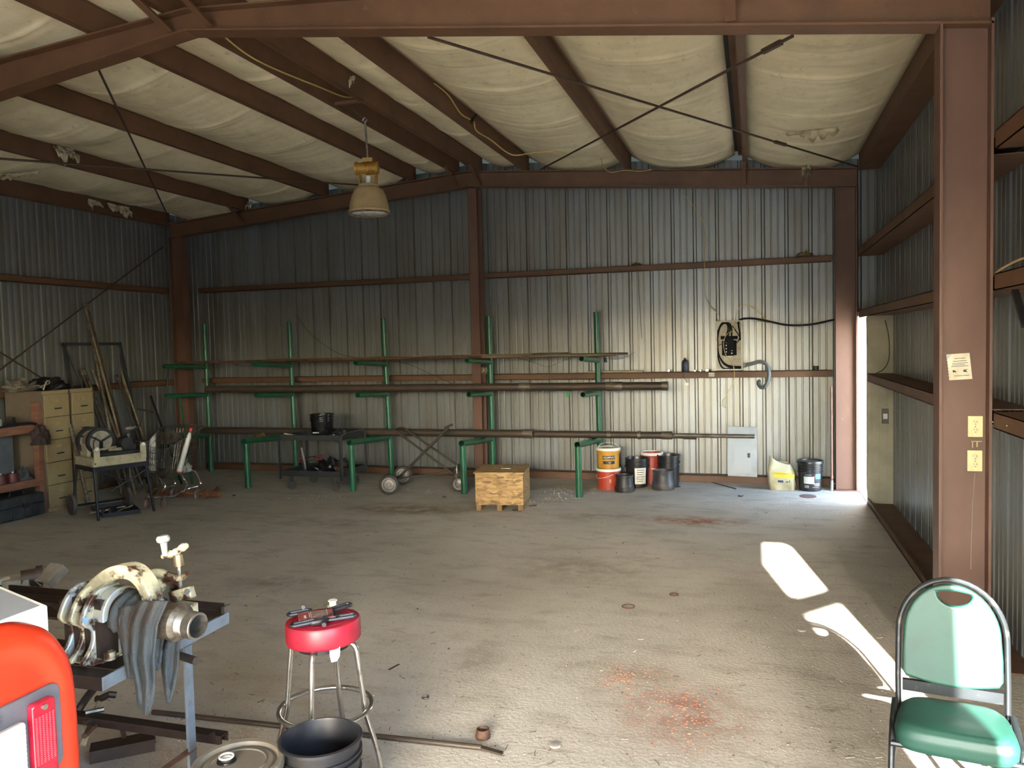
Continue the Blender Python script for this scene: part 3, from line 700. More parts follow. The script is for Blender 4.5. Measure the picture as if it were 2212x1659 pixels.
# ================================================================ chipboard box
def osb_mat():
    m = bpy.data.materials.new('oriented_strand_board'); m.use_nodes = True; n = m.node_tree.nodes; L = m.node_tree.links; b = n['Principled BSDF']
    b.inputs['Roughness'].default_value = .7
    tc = n.new('ShaderNodeTexCoord'); cols = []
    prev = None
    for k, rot in enumerate((.5, 1.9, 2.8)):
        mp = n.new('ShaderNodeMapping'); mp.inputs['Rotation'].default_value = (rot*.6, rot, rot*1.3); mp.inputs['Scale'].default_value = (12, 40, 40); mp.inputs['Location'].default_value = (k*3.1, k, k*2)
        L.new(tc.outputs['Object'], mp.inputs[0])
        v = n.new('ShaderNodeTexVoronoi'); v.inputs['Scale'].default_value = 1.0; L.new(mp.outputs[0], v.inputs['Vector'])
        cr = n.new('ShaderNodeValToRGB'); e = cr.color_ramp.elements
        e[0].position = 0; e[0].color = (*srgb('6f5636'), 1); e[1].position = 1; e[1].color = (*srgb('ab8d5e'), 1)
        x = e.new(.45); x.color = (*srgb('8f7247'), 1)
        sp = n.new('ShaderNodeSeparateColor'); L.new(v.outputs['Color'], sp.inputs[0]); L.new(sp.outputs[0], cr.inputs[0])
        if prev is None: prev = cr.outputs[0]
        else:
            mx = n.new('ShaderNodeMix'); mx.data_type = 'RGBA'
            gt = n.new('ShaderNodeMath'); gt.operation = 'GREATER_THAN'; gt.inputs[1].default_value = .55; L.new(sp.outputs[1], gt.inputs[0])
            L.new(gt.outputs[0], mx.inputs[0]); L.new(prev, mx.inputs[6]); L.new(cr.outputs[0], mx.inputs[7]); prev = mx.outputs[2]
    L.new(prev, b.inputs['Base Color'])
    return m
OSB = osb_mat()
f0, f1 = at(1028, 1103, Z=0), at(1131, 1104, Z=0); bk_ = at(1145, 1084, Z=0)
ex = (f1-f0); ex.z = 0; wd = ex.length; ex.normalize(); ey = V((-ex.y, ex.x, 0)); dp = .58
t = thing('chipboard_box', 'lidded chipboard box on skids standing alone on the floor', 'box', f0+ex*wd/2+ey*dp/2, rz=math.atan2(ex.y, ex.x))
RZ = M.Rotation(math.atan2(ex.y, ex.x), 3, 'Z'); cc = f0+ex*wd/2+ey*dp/2
def lb_(x, y, z): return cc+ex*x+ey*y+V((0, 0, z))
mb = MB()
for c_, d_ in (((0, -dp/2+.006, .255), (wd, .012, .37)), ((0, dp/2-.006, .255), (wd, .012, .37)), ((-wd/2+.006, 0, .255), (.012, dp-.024, .37)), ((wd/2-.006, 0, .255), (.012, dp-.024, .37)), ((0, 0, .078), (wd-.02, dp-.02, .012))):
    mb.box(lb_(*c_), d_, RZ)
mb.build('body', OSB, t, bevel=.002)
MB().box(lb_(.0, 0, .449), (wd+.035, dp+.03, .016), RZ).build('lid', OSB, t, bevel=.002)
for x in (-wd/2+.035, 0, wd/2-.035): MB().box(lb_(x, 0, .036), (.06, dp, .072), RZ).build('skid', pm('skid_wood', '836a45', .75, 0, '6a5334', 4), t, bevel=.003)
MB().bar(lb_(-.02, -.02, .460), lb_(.10, -.02, .460), .018, .006).build('latch', BARE, t)

# ================================================================ buckets at the right of the rack
YEL = pm('yellow_pail_plastic', 'b8892f', .4, 0, 'a3762a', 3); YELD = pm('amber_pail_plastic', 'c98a35', .4)
BLK2 = pm('label_black', '17191c', .5); REDB = pm('orange_red_plastic', 'a8402c', .45, 0, '8d3324', 3); WPL = pm('white_plastic', 'd5d4cb', .4, 0, 'b9b7aa', 4)
redp = bucket('bucket', (2.035, -.315, 0), .275, .152, .145, REDB, 'orange-red pail with a white lid under the yellow pail', lidmat=WPL, ribs=(.80, .86), bail=(2.2, -.06, .78), bailmat=WPL)
def curved_label(par, c, r0, r1, z0, z1, a0, a1, mat, name='label', off=.0012):
    c = V(c); MB().grid(lambda u, v: c+V((math.cos(lerp(a0, a1, u))*(lerp(r0, r1, v)+off), math.sin(lerp(a0, a1, u))*(lerp(r0, r1, v)+off), lerp(z0, z1, v))), 14, 2).build(name, mat, par)
def curved_text(par, body, c, r, z, a_mid, size, mat, sx=1, name='lettering'):
    """lettering wrapped around a pail"""
    c = V(c); o = text(body, size, mat, None, (0, 0, 0), M.Identity(3), name, ext=0, sx=sx)
    for v in o.data.vertices:
        a = a_mid+v.co.x/r; v.co = (c.x+math.cos(a)*r, c.y+math.sin(a)*r, z+v.co.y)
    if par is not None:
        o.parent = par; o.data.transform(ROOTM[par.name])
    return o
FA = math.atan2(CAM.y-(-.3), CAM.x-2.0)        # direction the pail fronts face
yel = bucket('bucket', (2.035, -.315, .282), .268, .150, .138, YEL, 'yellow pail with black printed label on top of the red pail', lidmat=WPL, ribs=(.72, .80), bail=(FA+PI/2, .11, .82), bailmat=WPL)
YC = (2.035, -.315, .282)
curved_label(yel, YC, .1385+.0075, .1385+.009, .13, .175, FA-.55, FA+.65, BLK2)
curved_label(yel, YC, .1385+.004, .1385+.0055, .065, .105, FA-.5, FA+.6, BLK2)
curved_text(yel, 'AQUAPHALT', YC, .1505, .282+.152, FA+.06, .036, pm('label_white', 'dcdcd2', .5), sx=.82)
curved_text(yel, '6.0', YC, .1475, .282+.085, FA+.12, .026, pm('label_white_b', 'dcdcd2', .5))
curved_label(redp, (2.035, -.315, 0), .147, .148, .10, .15, FA+.05, FA+.22, pm('sticker', 'b07a5e', .6))
# the upside-down looking small black pail
c = V((2.268, -.465, 0)); t = thing('pail', 'small black tapered pail in front of the red pail', 'bucket', c, 'buckets')
MB().lathe([(0, .01), (.118, .008), (.126, .0), (.130, .008), (.128, .06), (.120, .065), (.108, .16), (.108, .185), (.116, .19), (.116, .215), (.110, .22), (.102, .218), (.1, .19), (.11, .02), (0, .016)], c, n=32).build('shell', BLACKD, t, smooth=40)
bw = bucket('bucket', (2.38, -.08, 0), .385, .155, .138, BLACKP, 'black bucket with a large white paper label', ribs=(.70, .78, .86), bail=(FA+1.4, -.03, .70))
PLAB = pm('stained_white_label', 'c9ccc4', .6, 0, '8f928b', 12, .55, .72)
curved_label(bw, (2.38, -.08, 0), .1415, .150, .05, .27, FA-.25, FA+.85, PLAB)
for k in range(6): curved_label(bw, (2.38, -.08, 0), .1425+.0014*k, .1427+.0014*k, .085+.03*k, .093+.03*k, FA-.05, FA+.5+.08*(k % 3), INK, 'label_print', .002)
rw = bucket('bucket', (2.545, .185, 0), .43, .145, .143, pm('brick_red_plastic', '8e2f26', .45, 0, '7a2a22', 4), 'open brick-red pail with a white rim behind the black buckets', ribs=(.86, .9), rimmat=WPL)
curved_label(rw, (2.545, .185, 0), .144, .144, .215, .224, FA-.1, FA+.32, WPL)
bucket('bucket', (2.785, .055, 0), .415, .145, .134, BLACKP, 'tall black bucket at the right of the group with its bail up', bail=(FA+1.2, .10, .80), ribs=(.62, .74, .82, .9))
c = V((2.742, -.228, 0)); t = thing('pail', 'dusty black open pail in front of the tall black bucket', 'bucket', c, 'buckets')
DUSTB = pm('dusty_purple_black', '2b2a2e', .5, 0, '54504b', 4, .45, .75)
MB().lathe([(0, .012), (.135, .01), (.142, 0), (.148, .01), (.146, .09), (.138, .1), (.128, .20), (.128, .23), (.136, .235), (.134, .25), (.124, .25), (.12, .22), (.132, .02), (0, .016)], c, n=32).build('shell', DUSTB, t, smooth=40)
MB().cyl(c+V((math.cos(FA)*.13, math.sin(FA)*.13, .21)), c+V((math.cos(FA)*.143, math.sin(FA)*.143, .205)), .018, n=12).build('ear', BARE, t)
tag(MB().lathe([(.035, .0), (.05, .004), (.05, .012), (.034, .012), (.034, 0)], at(1462, 1052, Z=0), n=20).build('ring', RUBBER), 'small dark ring on the floor right of the buckets', 'ring')
tag(MB().cyl(at(1520, 1037, Z=.006), at(1590, 1056, Z=.006), .006, n=6).build('rod', PIPE), 'thin dark rod lying on the floor below the grey cover panel', 'rod')

# cement bag, labelled bucket, bar, can behind the column
CEM = pm('cream_paper_bag', 'b9b294', .7, 0, '9d9677', 4, bump=.25, bscale=12)
t = thing('cement_bag', 'half-empty cream paper bag with yellow print slumped by the wall', 'bag', (4.24, .03, 0))
def bagfn(u, v):
    a = 2*PI*u; h_ = .37*v
    rx = .155*(1-.25*v)*(1+.12*math.sin(3*a+4*v)*v)+.03*math.sin(PI*v); ry = .10*(1-.45*v)+.035*math.sin(PI*v)
    sq = lambda c_: math.copysign(abs(c_)**.55, c_)
    top = .022*math.sin(2*a+1)*v**3-.045*math.cos(a)*v**3
    n_ = mnoise.noise(V((math.cos(a)*2, math.sin(a)*2, v*4)))*.02
    return V((4.24+sq(math.cos(a))*(rx+n_)-.03*v, .03+sq(math.sin(a))*(ry+n_), h_+top))
mb = MB().grid(bagfn, 40, 16)
mb.add([bagfn(i/40, 0) for i in range(40)], [tuple(range(40))])
mb.build('sack', CEM, t, smooth=60, solid=.003)
def bagband(u0, u1, v0, v1, mat, name, off):
    def f(u, v):
        p_ = bagfn(lerp(u0, u1, u), lerp(v0, v1, v)); d = V((p_.x-4.24, p_.y-.03, 0)).normalized(); return p_+d*off
    MB().grid(f, 10, 4).build(name, mat, t)
YPR = pm('yellow_print', 'd0bf3a', .7); BPR = pm('blue_print', '33406e', .7)
bagband(.70, .92, .44, .58, YPR, 'yellow_print', .006); bagband(.70, .92, .61, .65, YPR, 'yellow_print', .006)
for k in range(3): bagband(.735+.03*k, .752+.03*k, .28, .36-.03*(k % 2), BPR, 'blue_lettering', .006)
bagband(.70, .92, .595, .603, INK, 'print_line', .0062)
C2_ = V((4.575, .02, 0)); FB = math.atan2(CAM.y, CAM.x-4.575)
bl = bucket('bucket', C2_, .375, .150, .135, BLACKP, 'lidded black bucket with a colourful label beside the cream bag', lidmat=BLACKP, ribs=(.66, .74, .82), bail=(FB+PI, -.05, .70))
def lab(z0, z1, a0, a1, col, nm='label'):
    curved_label(bl, C2_, .1355+.013*z0/.3, .1355+.013*z1/.3, z0, z1, FB+a0, FB+a1, pm('print_'+col, col, .5), nm)
lab(.045, .225, -.75, 1.05, '1b1e22')
lab(.10, .19, -.55, .35, 'd8dcd6'); lab(.16, .225, .45, 1.0, '4f7fb3'); lab(.19, .20, .3, .5, 'b0402f'); lab(.05, .06, .2, .8, 'b8483c'); lab(.045, .08, -.5, -.1, '8a8f92'); lab(.09, .105, .3, .9, '7fb0a8'); lab(.07, .085, .35, .9, '69737c'); lab(.20, .222, -.45, .1, '5d646a')
tag(MB().lathe([(.0, 0), (.10, 0), (.10, .003), (0, .003)], at(1745, 1072, Z=0), n=24, sx=1.2).build('floor_stain_chip', pm('brown_residue', '6b4e45', .8)), 'flat brown residue patch on the floor in front of the labelled bucket', 'residue')
t = thing('tamping_bar', 'long bar with a bright metal foot leaning at the corner column', 'bar', at(1797, 1061, Z=0))
q = at(1797, 1060, Z=0)
MB().cyl(q, q+V((-.002, .002, .13)), .021, n=14).build('foot', CHROME, t)
MB().cyl(q+V((0, 0, .13)), q+V((0, .02, 1.32)), .012, n=10).cyl(q+V((0, 0, .16)), q+V((0, 0, .19)), .019, n=10).build('handle', pm('rusty_red_handle', '77503f', .6, 0, '5d3d30', 7), t)
db = bucket('bucket', (5.135, .335, 0), .43, .145, .14, pm('grimy_label_paper', '8d8672', .6, 0, '5e574a', 8), 'grimy open can standing in the corner behind the column', ribs=(.9, .94), rimmat=pm('dripped_rim', 'b7b2a0', .6, 0, '6b665a', 20))
FC = math.atan2(CAM.y, CAM.x-5.135)
curved_label(db, (5.135, .335, 0), .141, .1415, .02, .13, FC-1.2, FC+1.2, pm('red_print', '8a3a35', .6)); curved_label(db, (5.135, .335, 0), .1442, .145, .29, .39, FC-1.2, FC+1.2, pm('dark_print', '2f2d33', .6))
# ================================================================ electrics on the back wall
BOXW = pm('grimy_white_enamel', 'b9b3a1', .5, 0, '958c76', 9, .45, .7)
GREYE = pm('grey_enamel', '8f9699', .45, .1, '7d8487', 3)
b0, b1 = at(1546, 694, Y=.30), at(1604, 799, Y=.30)
bx0, bx1, bz0, bz1 = b0.x, b1.x, b1.z, b0.z; bm_, bn_ = (bx0+bx1)/2, (bz0+bz1)/2; byf, byb = .29, .40
t = thing('breaker_panel', 'open breaker panel full of black wires on the back wall', 'breaker panel', (bm_, byb, bz0))
MB().box((bm_, byb-.003, bn_), (bx1-bx0, .006, bz1-bz0)).build('back_plate', BOXW, t)
mb = MB()
for s_ in (-1, 1): mb.box((bm_+s_*(bx1-bx0)/2, (byf+byb)/2, bn_), (.006, byb-byf, bz1-bz0+.006)); mb.box((bm_, (byf+byb)/2, bn_+s_*(bz1-bz0)/2), (bx1-bx0-.006, byb-byf, .006))
for s_ in (-1, 1): mb.box((bm_+s_*((bx1-bx0)/2-.008), byf, bn_), (.018, .004, bz1-bz0)); mb.box((bm_, byf+.0005, bn_+s_*((bz1-bz0)/2-.008)), (bx1-bx0, .003, .014))
mb.build('frame', BOXW, t)
def bp(u, v, y=.36): return V((lerp(bx0, bx1, u), y, lerp(bz1, bz0, v)))
mb = MB(); c = bp(.5, .52); mb.box(c+V((0, .01, 0)), (.115, .05, .26)); mb.box(bp(.5, .34)+V((0, .01, 0)), (.22, .045, .045))
mb.box(bp(.5, .55)+V((0, .02, 0)), (.19, .03, .20))
k_ = mb.build('breaker_block', MATTEB, t)
for i in range(5):
    MB().box(bp(.42, .40+.065*i, .318), (.045, .03, .026)).build('breaker', MATTEB, k_)
for i in range(6):
    if i != 2: MB().box(bp(.58, .38+.062*i, .318), (.045, .03, .024)).build('breaker', MATTEB, k_)
MB().box(bp(.39, .56, .312), (.012, .012, .16)).box(bp(.60, .66, .312), (.014, .012, .08)).box(bp(.5, .72, .312), (.05, .012, .01)).build('label_strip', WPL, k_)
def cab(pts, r, mat, par, name): return MB().tube(smooth_path(pts, 7), r, 8).build(name, mat, par)
cab([bp(.36, .34), bp(.46, .18), bp(.42, .06), bp(.22, .05), bp(.07, .25), bp(.05, .5), bp(.12, .72), bp(.35, .88), bp(.65, .93), bp(1.0, .94)], .010, MATTEB, t, 'wire')
cab([bp(.44, .34), bp(.53, .16), bp(.44, .05), bp(.2, .08), bp(.06, .32), bp(.06, .6), bp(.25, .85), bp(.6, .96), bp(1.0, .96)], .010, MATTEB, t, 'wire')
cab([bp(.58, .34), bp(.60, .2), bp(.52, .06), bp(.3, .04), bp(.08, .2), bp(.05, .45), bp(.06, .7), bp(.2, .93), bp(.45, .98), bp(1.0, .945)], .010, MATTEB, t, 'wire')
cab([bp(.92, .40), bp(.90, .22), bp(.86, .1), bp(.88, .0), bp(.93, -.02)], .010, MATTEB, t, 'wire')
cab([bp(.62, .10), bp(.75, .2), bp(.90, .34), bp(.80, .44), bp(.72, .46)], .006, MATTEB, t, 'wire')
cab([bp(.1, .45), bp(.02, .46), bp(.08, .49), bp(.25, .46)], .004, MATTEB, t, 'wire')
# grey flexible conduit curling back into the wall
q = [at(1607, 789, Y=.34), at(1622, 786, Y=.30), at(1642, 781, Y=.26), at(1655, 787, Y=.22), at(1661, 802, Y=.18), at(1660, 820, Y=.17), at(1653, 834, Y=.20), at(1644, 837, Y=.28), at(1638, 828, Y=.38), at(1640, 823, Y=.50)]
cdt = tag(MB().tube(smooth_path(q, 8), .0235, 12).build('conduit', pm('grey_conduit', '6e7577', .45)), 'thick grey conduit looping from the breaker panel back into the wall', 'conduit')
MB().cyl(q[0]+V((-.01, 0, 0)), q[0]+V((.03, -.008, .003)), .030, n=12).build('fitting', CHROME, cdt)
tag(MB().tube(smooth_path([at(1594, 700, Y=.32), at(1600, 690, Y=.32), at(1625, 688, Y=.3), at(1660, 694, Y=.28), at(1700, 702, Y=.24), at(1750, 701, Y=.2), at(1803, 690, Y=.16)], 8), .0125, 8).build('black_cable', MATTEB), 'thick black cable from the breaker panel to the corner column', 'cable')
YW = 'yellow cable'
wire([at(1588, 699, Y=.33), at(1590, 680, Y=.34), at(1598, 664, Y=.36), at(1612, 658, Y=.38), at(1630, 667, Y=.38), at(1655, 690, Y=.36), at(1668, 697, Y=.30), at(1650, 698, Y=.27), at(1632, 692, Y=.28)], .0045, YWIRE, 'yellow cable arching up and over from the breaker panel', 'cable', 'yellow_cable', YW)
wire([at(1588, 701, Y=.285), at(1583, 715, Y=.284), at(1570, 722, Y=.282), at(1563, 740, Y=.282), at(1567, 765, Y=.282), at(1580, 782, Y=.282), at(1586, 800, Y=.27), at(1584, 825, Y=.24), at(1568, 855, Y=.26), at(1560, 868, Y=.3), at(1562, 877, Y=.33), at(1569, 881, Y=.33)], .0045, YWIRE, 'yellow cable dangling across the open breaker panel to below the rail', 'cable', 'yellow_cable', YW)
wire([at(1476, 420, Y=.46), at(1498, 445, Y=.46), at(1520, 485, Y=.46), at(1522, 560, Y=.30), at(1524, 640, Y=.46), at(1552, 680, Y=.42), at(1553, 694, Y=.40)], .004, YWIRE, 'yellow cable running down the back wall sheet to the breaker panel', 'cable', 'yellow_cable', YW)
wire([at(*q_, X=-.122) for q_ in ((486, 80), (520, 108), (560, 133), (620, 160), (690, 188), (740, 208), (768, 210))], .008, YWIRE, 'yellow cable along the left ridge purlin above the hanging lamp', 'cable', 'yellow_cable', YW)
wire([at(*q_, X=.92) for q_ in ((938, 180), (968, 205), (995, 245), (1018, 259), (1024, 264), (1030, 283), (1060, 302))]+[at(*q_, Z=4.27) for q_ in ((1105, 334), (1150, 330), (1195, 327), (1225, 333))], .008, YWIRE, 'yellow cable sagging from the purlin right of the ridge', 'cable', 'yellow_cable', YW)
wire([at(1298, 342, Y=-.55), at(1305, 362, Y=-.4), at(1320, 372, Y=-.3), at(1350, 368, Y=-.25), at(1385, 370, Y=-.2), at(1408, 366, Y=-.2)], .005, YWIRE, 'short yellow cable end looping above the back rafter', 'cable', 'yellow_cable', YW)
tag(MB().cyl(at(1021, 258, X=.94), at(1031, 245, X=.94), .018, .008, n=8).cyl(at(1021, 258, X=.94), at(1019, 264, X=.94), .02, n=8).build('cable_plug', BLACKP), 'black plug on the yellow cable under the ceiling', 'plug')
# grey cover panel leaning below
c0, c1, c2, c3 = at(1572, 1028, Y=.31), at(1636, 1031, Y=.31), at(1632, 920, Y=.47), at(1572, 921, Y=.47)
ux = (c1-c0).normalized(); uy = (c3-c0).normalized(); wv = (c1-c0).length; hv = (c3-c0).length
t = thing('panel_cover', 'grey breaker panel cover with a door leaning at the foot of the wall', 'cover panel', c0)
MB().prism([(0, 0), (wv, 0), (wv, hv), (0, hv)], c0, ux, uy, .012).build('sheet', GREYE, t, bevel=.002)
nn = ux.cross(uy).normalized(); ff = -1 if nn.y > 0 else 1
MB().prism([(wv*.22, hv*.07), (wv*.80, hv*.07), (wv*.80, hv*.80), (wv*.22, hv*.80)], c0+nn*ff*.0125, ux, uy, ff*.003).build('hatch', pm('grey_enamel_hatch', '8a9194', .42, .1), t)
MB().prism([(wv*.67, hv*.38), (wv*.76, hv*.38), (wv*.76, hv*.47), (wv*.67, hv*.47)], c0+nn*ff*.0155, ux, uy, ff*.006).build('latch', BLACKM, t)
# things on the middle rail
RZT = 1.475+.0435
t = thing('oil_bottle', 'dark plastic oil bottle standing on the middle rail of the back wall', 'bottle', (at(1480, 803, Y=.40).x, .40, RZT))
c = V((at(1480, 803, Y=.40).x, .40, RZT))
MB().lathe([(0, 0), (.042, 0), (.045, .006), (.045, .12), (.036, .15), (.018, .165), (.016, .172), (0, .172)], c, n=20).build('body', pm('dark_blue_black_plastic', '15191e', .6, 0, '222c38', 8), t, smooth=40)
MB().cyl(c+V((0, 0, .172)), c+V((0, 0, .192)), .017, n=14).build('cap', BLACKP, t)
MB().lathe([(.0455, .03), (.0455, .105)], c, n=20).build('label', pm('blue_label', '2b3d58', .6, 0, '161c24', 30), t)
for k, (px_, w_, h_, lb) in enumerate(((1446, .05, .035, 'first bright metal block on the rail, left of the oil bottle'), (1502, .035, .022, 'small bright fitting on the rail just right of the oil bottle'), (1514, .03, .022, 'second small bright fitting on the rail right of the oil bottle'), (1529, .07, .032, 'silver fitting lying on the rail left of the breaker panel'))):
    x = at(px_, 800, Y=.39).x
    tag(MB().box((x-w_*.15, .39, RZT+h_/2), (w_*.6, .03, h_)).cyl((x+w_*.14, .39, RZT+h_*.48), (x+w_*.62, .39, RZT+h_*.48), h_*.48, n=10).build('pipe_fitting', CHROME, bevel=.002), lb, 'fitting', 'fittings on the rail')
tag(MB().cyl((at(1762, 800, Y=.40).x, .40, RZT), (at(1762, 800, Y=.40).x, .40, RZT+.055), .035, n=14).build('tin', pm('dark_green_tin', '2c3330', .5)), 'small dark tin on the right end of the middle rail', 'tin')
x0, x1 = at(1270, 806, Y=.40).x, at(1389, 806, Y=.40).x
tag(MB().box(((x0+x1)/2, .40, RZT+.014), (x1-x0, .11, .026)).build('wood_board', WOODP, bevel=.002), 'tan wooden board lying on the middle rail behind the right rack frame', 'board')
x = at(1537, 809, Y=.335).x
t = thing('size_tag', 'white size tag stuck on the middle rail below the breaker panel', 'tag', (x, .336, 1.476))
MB().box((x, .337, 1.476), (.075, .003, .05)).build('plate', PAPER, t)
text('80:80', .030, INK, t, (x, .3345, 1.476), axes((1, 0, 0), (0, 0, 1)), 'tag_number')
wire([at(1480, 798, Y=.335), at(1476, 812, Y=.332), at(1482, 822, Y=.332), at(1485, 830, Y=.332)], .004, WIRE, 'wire hook hanging from the rail below the oil bottle', 'hook', 'wire_hook')
tag(MB().lathe([(0, 0), (.022, 0), (.022, .012), (0, .012)], at(1484, 830, Y=.338), V((0, -1, 0)), 14).build('key_disc', BARE), 'round metal disc hanging on a hook below the rail', 'disc')
c = at(1041, 800, Y=.285)
t = thing('junction_light', 'round grey lamp base fixed beside the centre column', 'lamp base', c)
MB().lathe([(0, .0), (.075, 0), (.075, .02), (.055, .035), (.05, .05), (0, .05)], c+V((0, .05, 0)), V((0, -1, 0)), 24).build('housing', pm('grey_cast_housing', '6d675a', .6), t, smooth=40)
MB().lathe([(0, .05), (.042, .05), (.036, .075), (0, .082)], c+V((0, .05, 0)), V((0, -1, 0)), 24).build('lens', pm('dusty_glass', '8f8772', .3), t, smooth=40)
tag(MB().tube([at(1376, 574, Y=.335), at(1378, 590, Y=.335), at(1381, 640, Y=.42), at(1384, 700, Y=.44), at(1386, 730, Y=.46)], .004, 5).build('string', pm('old_string', '5d5544', .9)), 'thin string hanging down the back wall from the upper rail', 'string')
crumple(V((at(1374, 578, Y=.40).x, .40, 2.99)), .06, .05, .05, pm('old_nest', '6b5f4a', .95, 0, '3d3529', 20), 'mud_nest', 'small mud nest on the upper rail of the back wall', 'nest', 2, .6, 4, 16, 10)
crumple(V((at(1738, 553, Y=.42).x, .42, 3.003)), .10, .07, .06, pm('straw_nest', '8b7b58', .95, 0, '574a35', 20), 'bird_nest', 'straw bird nest on the upper rail near the right column', 'nest', 6, .7, 4, 20, 12)
# daylight holes through the sheet: small lit gaps
# ================================================================ hanging lamp
lc = at(798, 462, Y=-3.4)
t = thing('high_bay_lamp', 'yellow-topped industrial lamp hanging from the ridge purlins', 'lamp', (lc.x, lc.y, lc.z))
LAMPSH = pm('dusty_beige_shade', '9f8c69', .55, 0, '83714f', 5, .4, .7); LYEL = pm('yellow_cast_housing', '97701f', .5, 0, '6f5320', 7, .5, .7)
z0 = lc.z
MB().lathe([(.205, .0), (.206, .03), (.198, .04), (.194, .085), (.186, .125), (.168, .185), (.145, .235), (.118, .265), (.108, .268), (.104, .285), (.092, .292), (.05, .296), (.05, .29), (.09, .283), (.112, .25), (.14, .22), (.18, .12), (.19, .04), (.19, .0)], lc, n=40).build('shade', LAMPSH, t, smooth=35)
MB().lathe([(.206, -.008), (.214, 0), (.206, .010), (.198, 0), (.206, -.008)], lc, n=40).build('guard_ring', BARE, t)
mb = MB()
for k in range(8):
    a = PI*k/8*2; d = V((math.cos(a), math.sin(a), 0)); mb.tube([lc+d*.205, lc+d*.14+V((0, 0, -.018)), lc+d*.05+V((0, 0, -.026))], .0025, 5)
mb.tube([lc+V((math.cos(2*PI*k/24)*.12, math.sin(2*PI*k/24)*.12, -.02)) for k in range(24)], .0025, 5, closed=True)
mb.build('wire_guard', BARE, t)
gl = pm('lamp_lens_glass', 'dfe2de', .08, 0, spec=.7)
MB().lathe([(0, -.012), (.10, -.008), (.17, .0), (.19, .01)], lc, n=36).build('lens', gl, t, smooth=60)
MB().cyl(lc+V((0, 0, .296)), lc+V((0, 0, .375)), .026, n=16).build('socket', WPL, t)
mb = MB()
ax2 = V((.97, .24, 0)).normalized(); ay2 = V((-ax2.y, ax2.x, 0))
for s_ in (-1, 1):
    for q_ in (-1, 1): mb.bar(lc+ax2*s_*.075+ay2*q_*.045+V((0, 0, .285)), lc+ax2*s_*.085+ay2*q_*.03+V((0, 0, .40)), .014, .010)
mb.build('bracket', LYEL, t)
hb = lc+V((0, 0, .455))
mb = MB()
mb.cyl(hb-ax2*.105, hb+ax2*.105, .056, n=20)
for k in range(8): mb.cyl(hb+ax2*(-.02+.017*k-.003), hb+ax2*(-.02+.017*k+.003), .066, n=20)
mb.cyl(hb-ax2*.125, hb-ax2*.105, .066, n=20)
mb.build('ballast_housing', LYEL, t)
MB().box(lc+V((0, 0, .535)), (.10, .06, .04), M.Rotation(.24, 3, 'Z')).build('top_cap', pm('tan_cap', '9c7a45', .6), t)
MB().cyl(lc+V((0, 0, .555)), lc+V((-.02, .01, .93)), .0105, n=10).build('stem', BARE, t)
ht = V((.036, lc.y, purz(.14)+.02))
MB().tube(smooth_path([lc+V((-.02, .01, .93)), lc+V((-.03, .01, .95)), lerp(lc+V((-.02, .01, .93)), ht, .5)+V((-.03, 0, 0)), ht], 6), .007, 8).build('cord', RUBBER, t)
MB().tube([lc+V((-.045, 0, .93)), lc+V((-.02, 0, .96)), lc+V((.01, 0, .93)), lc+V((-.02, 0, .91))], .006, 6, closed=True).build('hook', BARE, t)
tag(MB().bar((-.145, lc.y, purz(.14)+.01), (.22, lc.y, purz(.2)+.01), .04, .03).build('hanger_bar', STEEL), 'short hanger bar between the ridge purlins above the lamp', 'bar')

# ================================================================ torn insulation scraps
TORN = pm('torn_facing', 'c4bba0', .8, 0, '8d8268', 8, bump=.3)
def rag(c, w_, h_, label, seed, ax=(1, 0, 0), mat=TORN, cat='insulation scrap', name='insulation_scrap', curl=.5):
    c = V(c); ax = V(ax).normalized(); sd = ax.cross(V((0, 0, 1)))
    def f(u, v):
        n_ = mnoise.noise(V((u*4, v*4, seed))); n2 = mnoise.noise(V((u*3+9, v*3, seed)))
        hh = h_*(.35+.65*abs(mnoise.noise(V((u*5, 0, seed+3))))*1.6)
        return c+ax*((u-.5)*w_+n_*.05*w_)+V((0, 0, -v*hh))+sd*(n2*.5*h_*curl+v*v*.3*h_)
    return tag(MB().grid(f, 18, 8).build(name, mat, smooth=70, solid=.003), label, cat, 'torn insulation scraps')
rag(at(138, 322, X=-3.67)+V((0, 0, .03)), .30, .24, 'torn white insulation flap hanging at the second purlin from the left wall', 1, (0, 1, 0))
rag(at(45, 372, Y=-3.4), .55, .16, 'long torn strip of insulation at the far left edge of the ceiling', 5)
rag(at(203, 438, X=-5.14)+V((0, 0, .04)), .22, .20, 'small torn tuft of insulation at the left eave beam', 9, (0, 1, 0))
rag(at(255, 450, X=-5.13)+V((0, 0, .05)), .42, .22, 'large ragged bundle of insulation drooping over the left eave beam', 12, (0, 1, 0))
rag(at(540, 440, Y=-.3)+V((0, 0, .03)), .09, .2, 'small torn insulation strip at the left back rafter', 15)
rag(at(1755, 280, Z=4.09), .5, .15, 'torn open flap of insulation in the right end ceiling panel', 19, curl=.3)
rag(at(1741, 364, Y=-.08)+V((0, 0, .04)), .10, .30, 'ragged insulation tail hanging over the right back rafter', 22)
rag(at(762, 164, Y=-3.9), .05, .12, 'tiny torn white tag on the ridge purlin', 27)

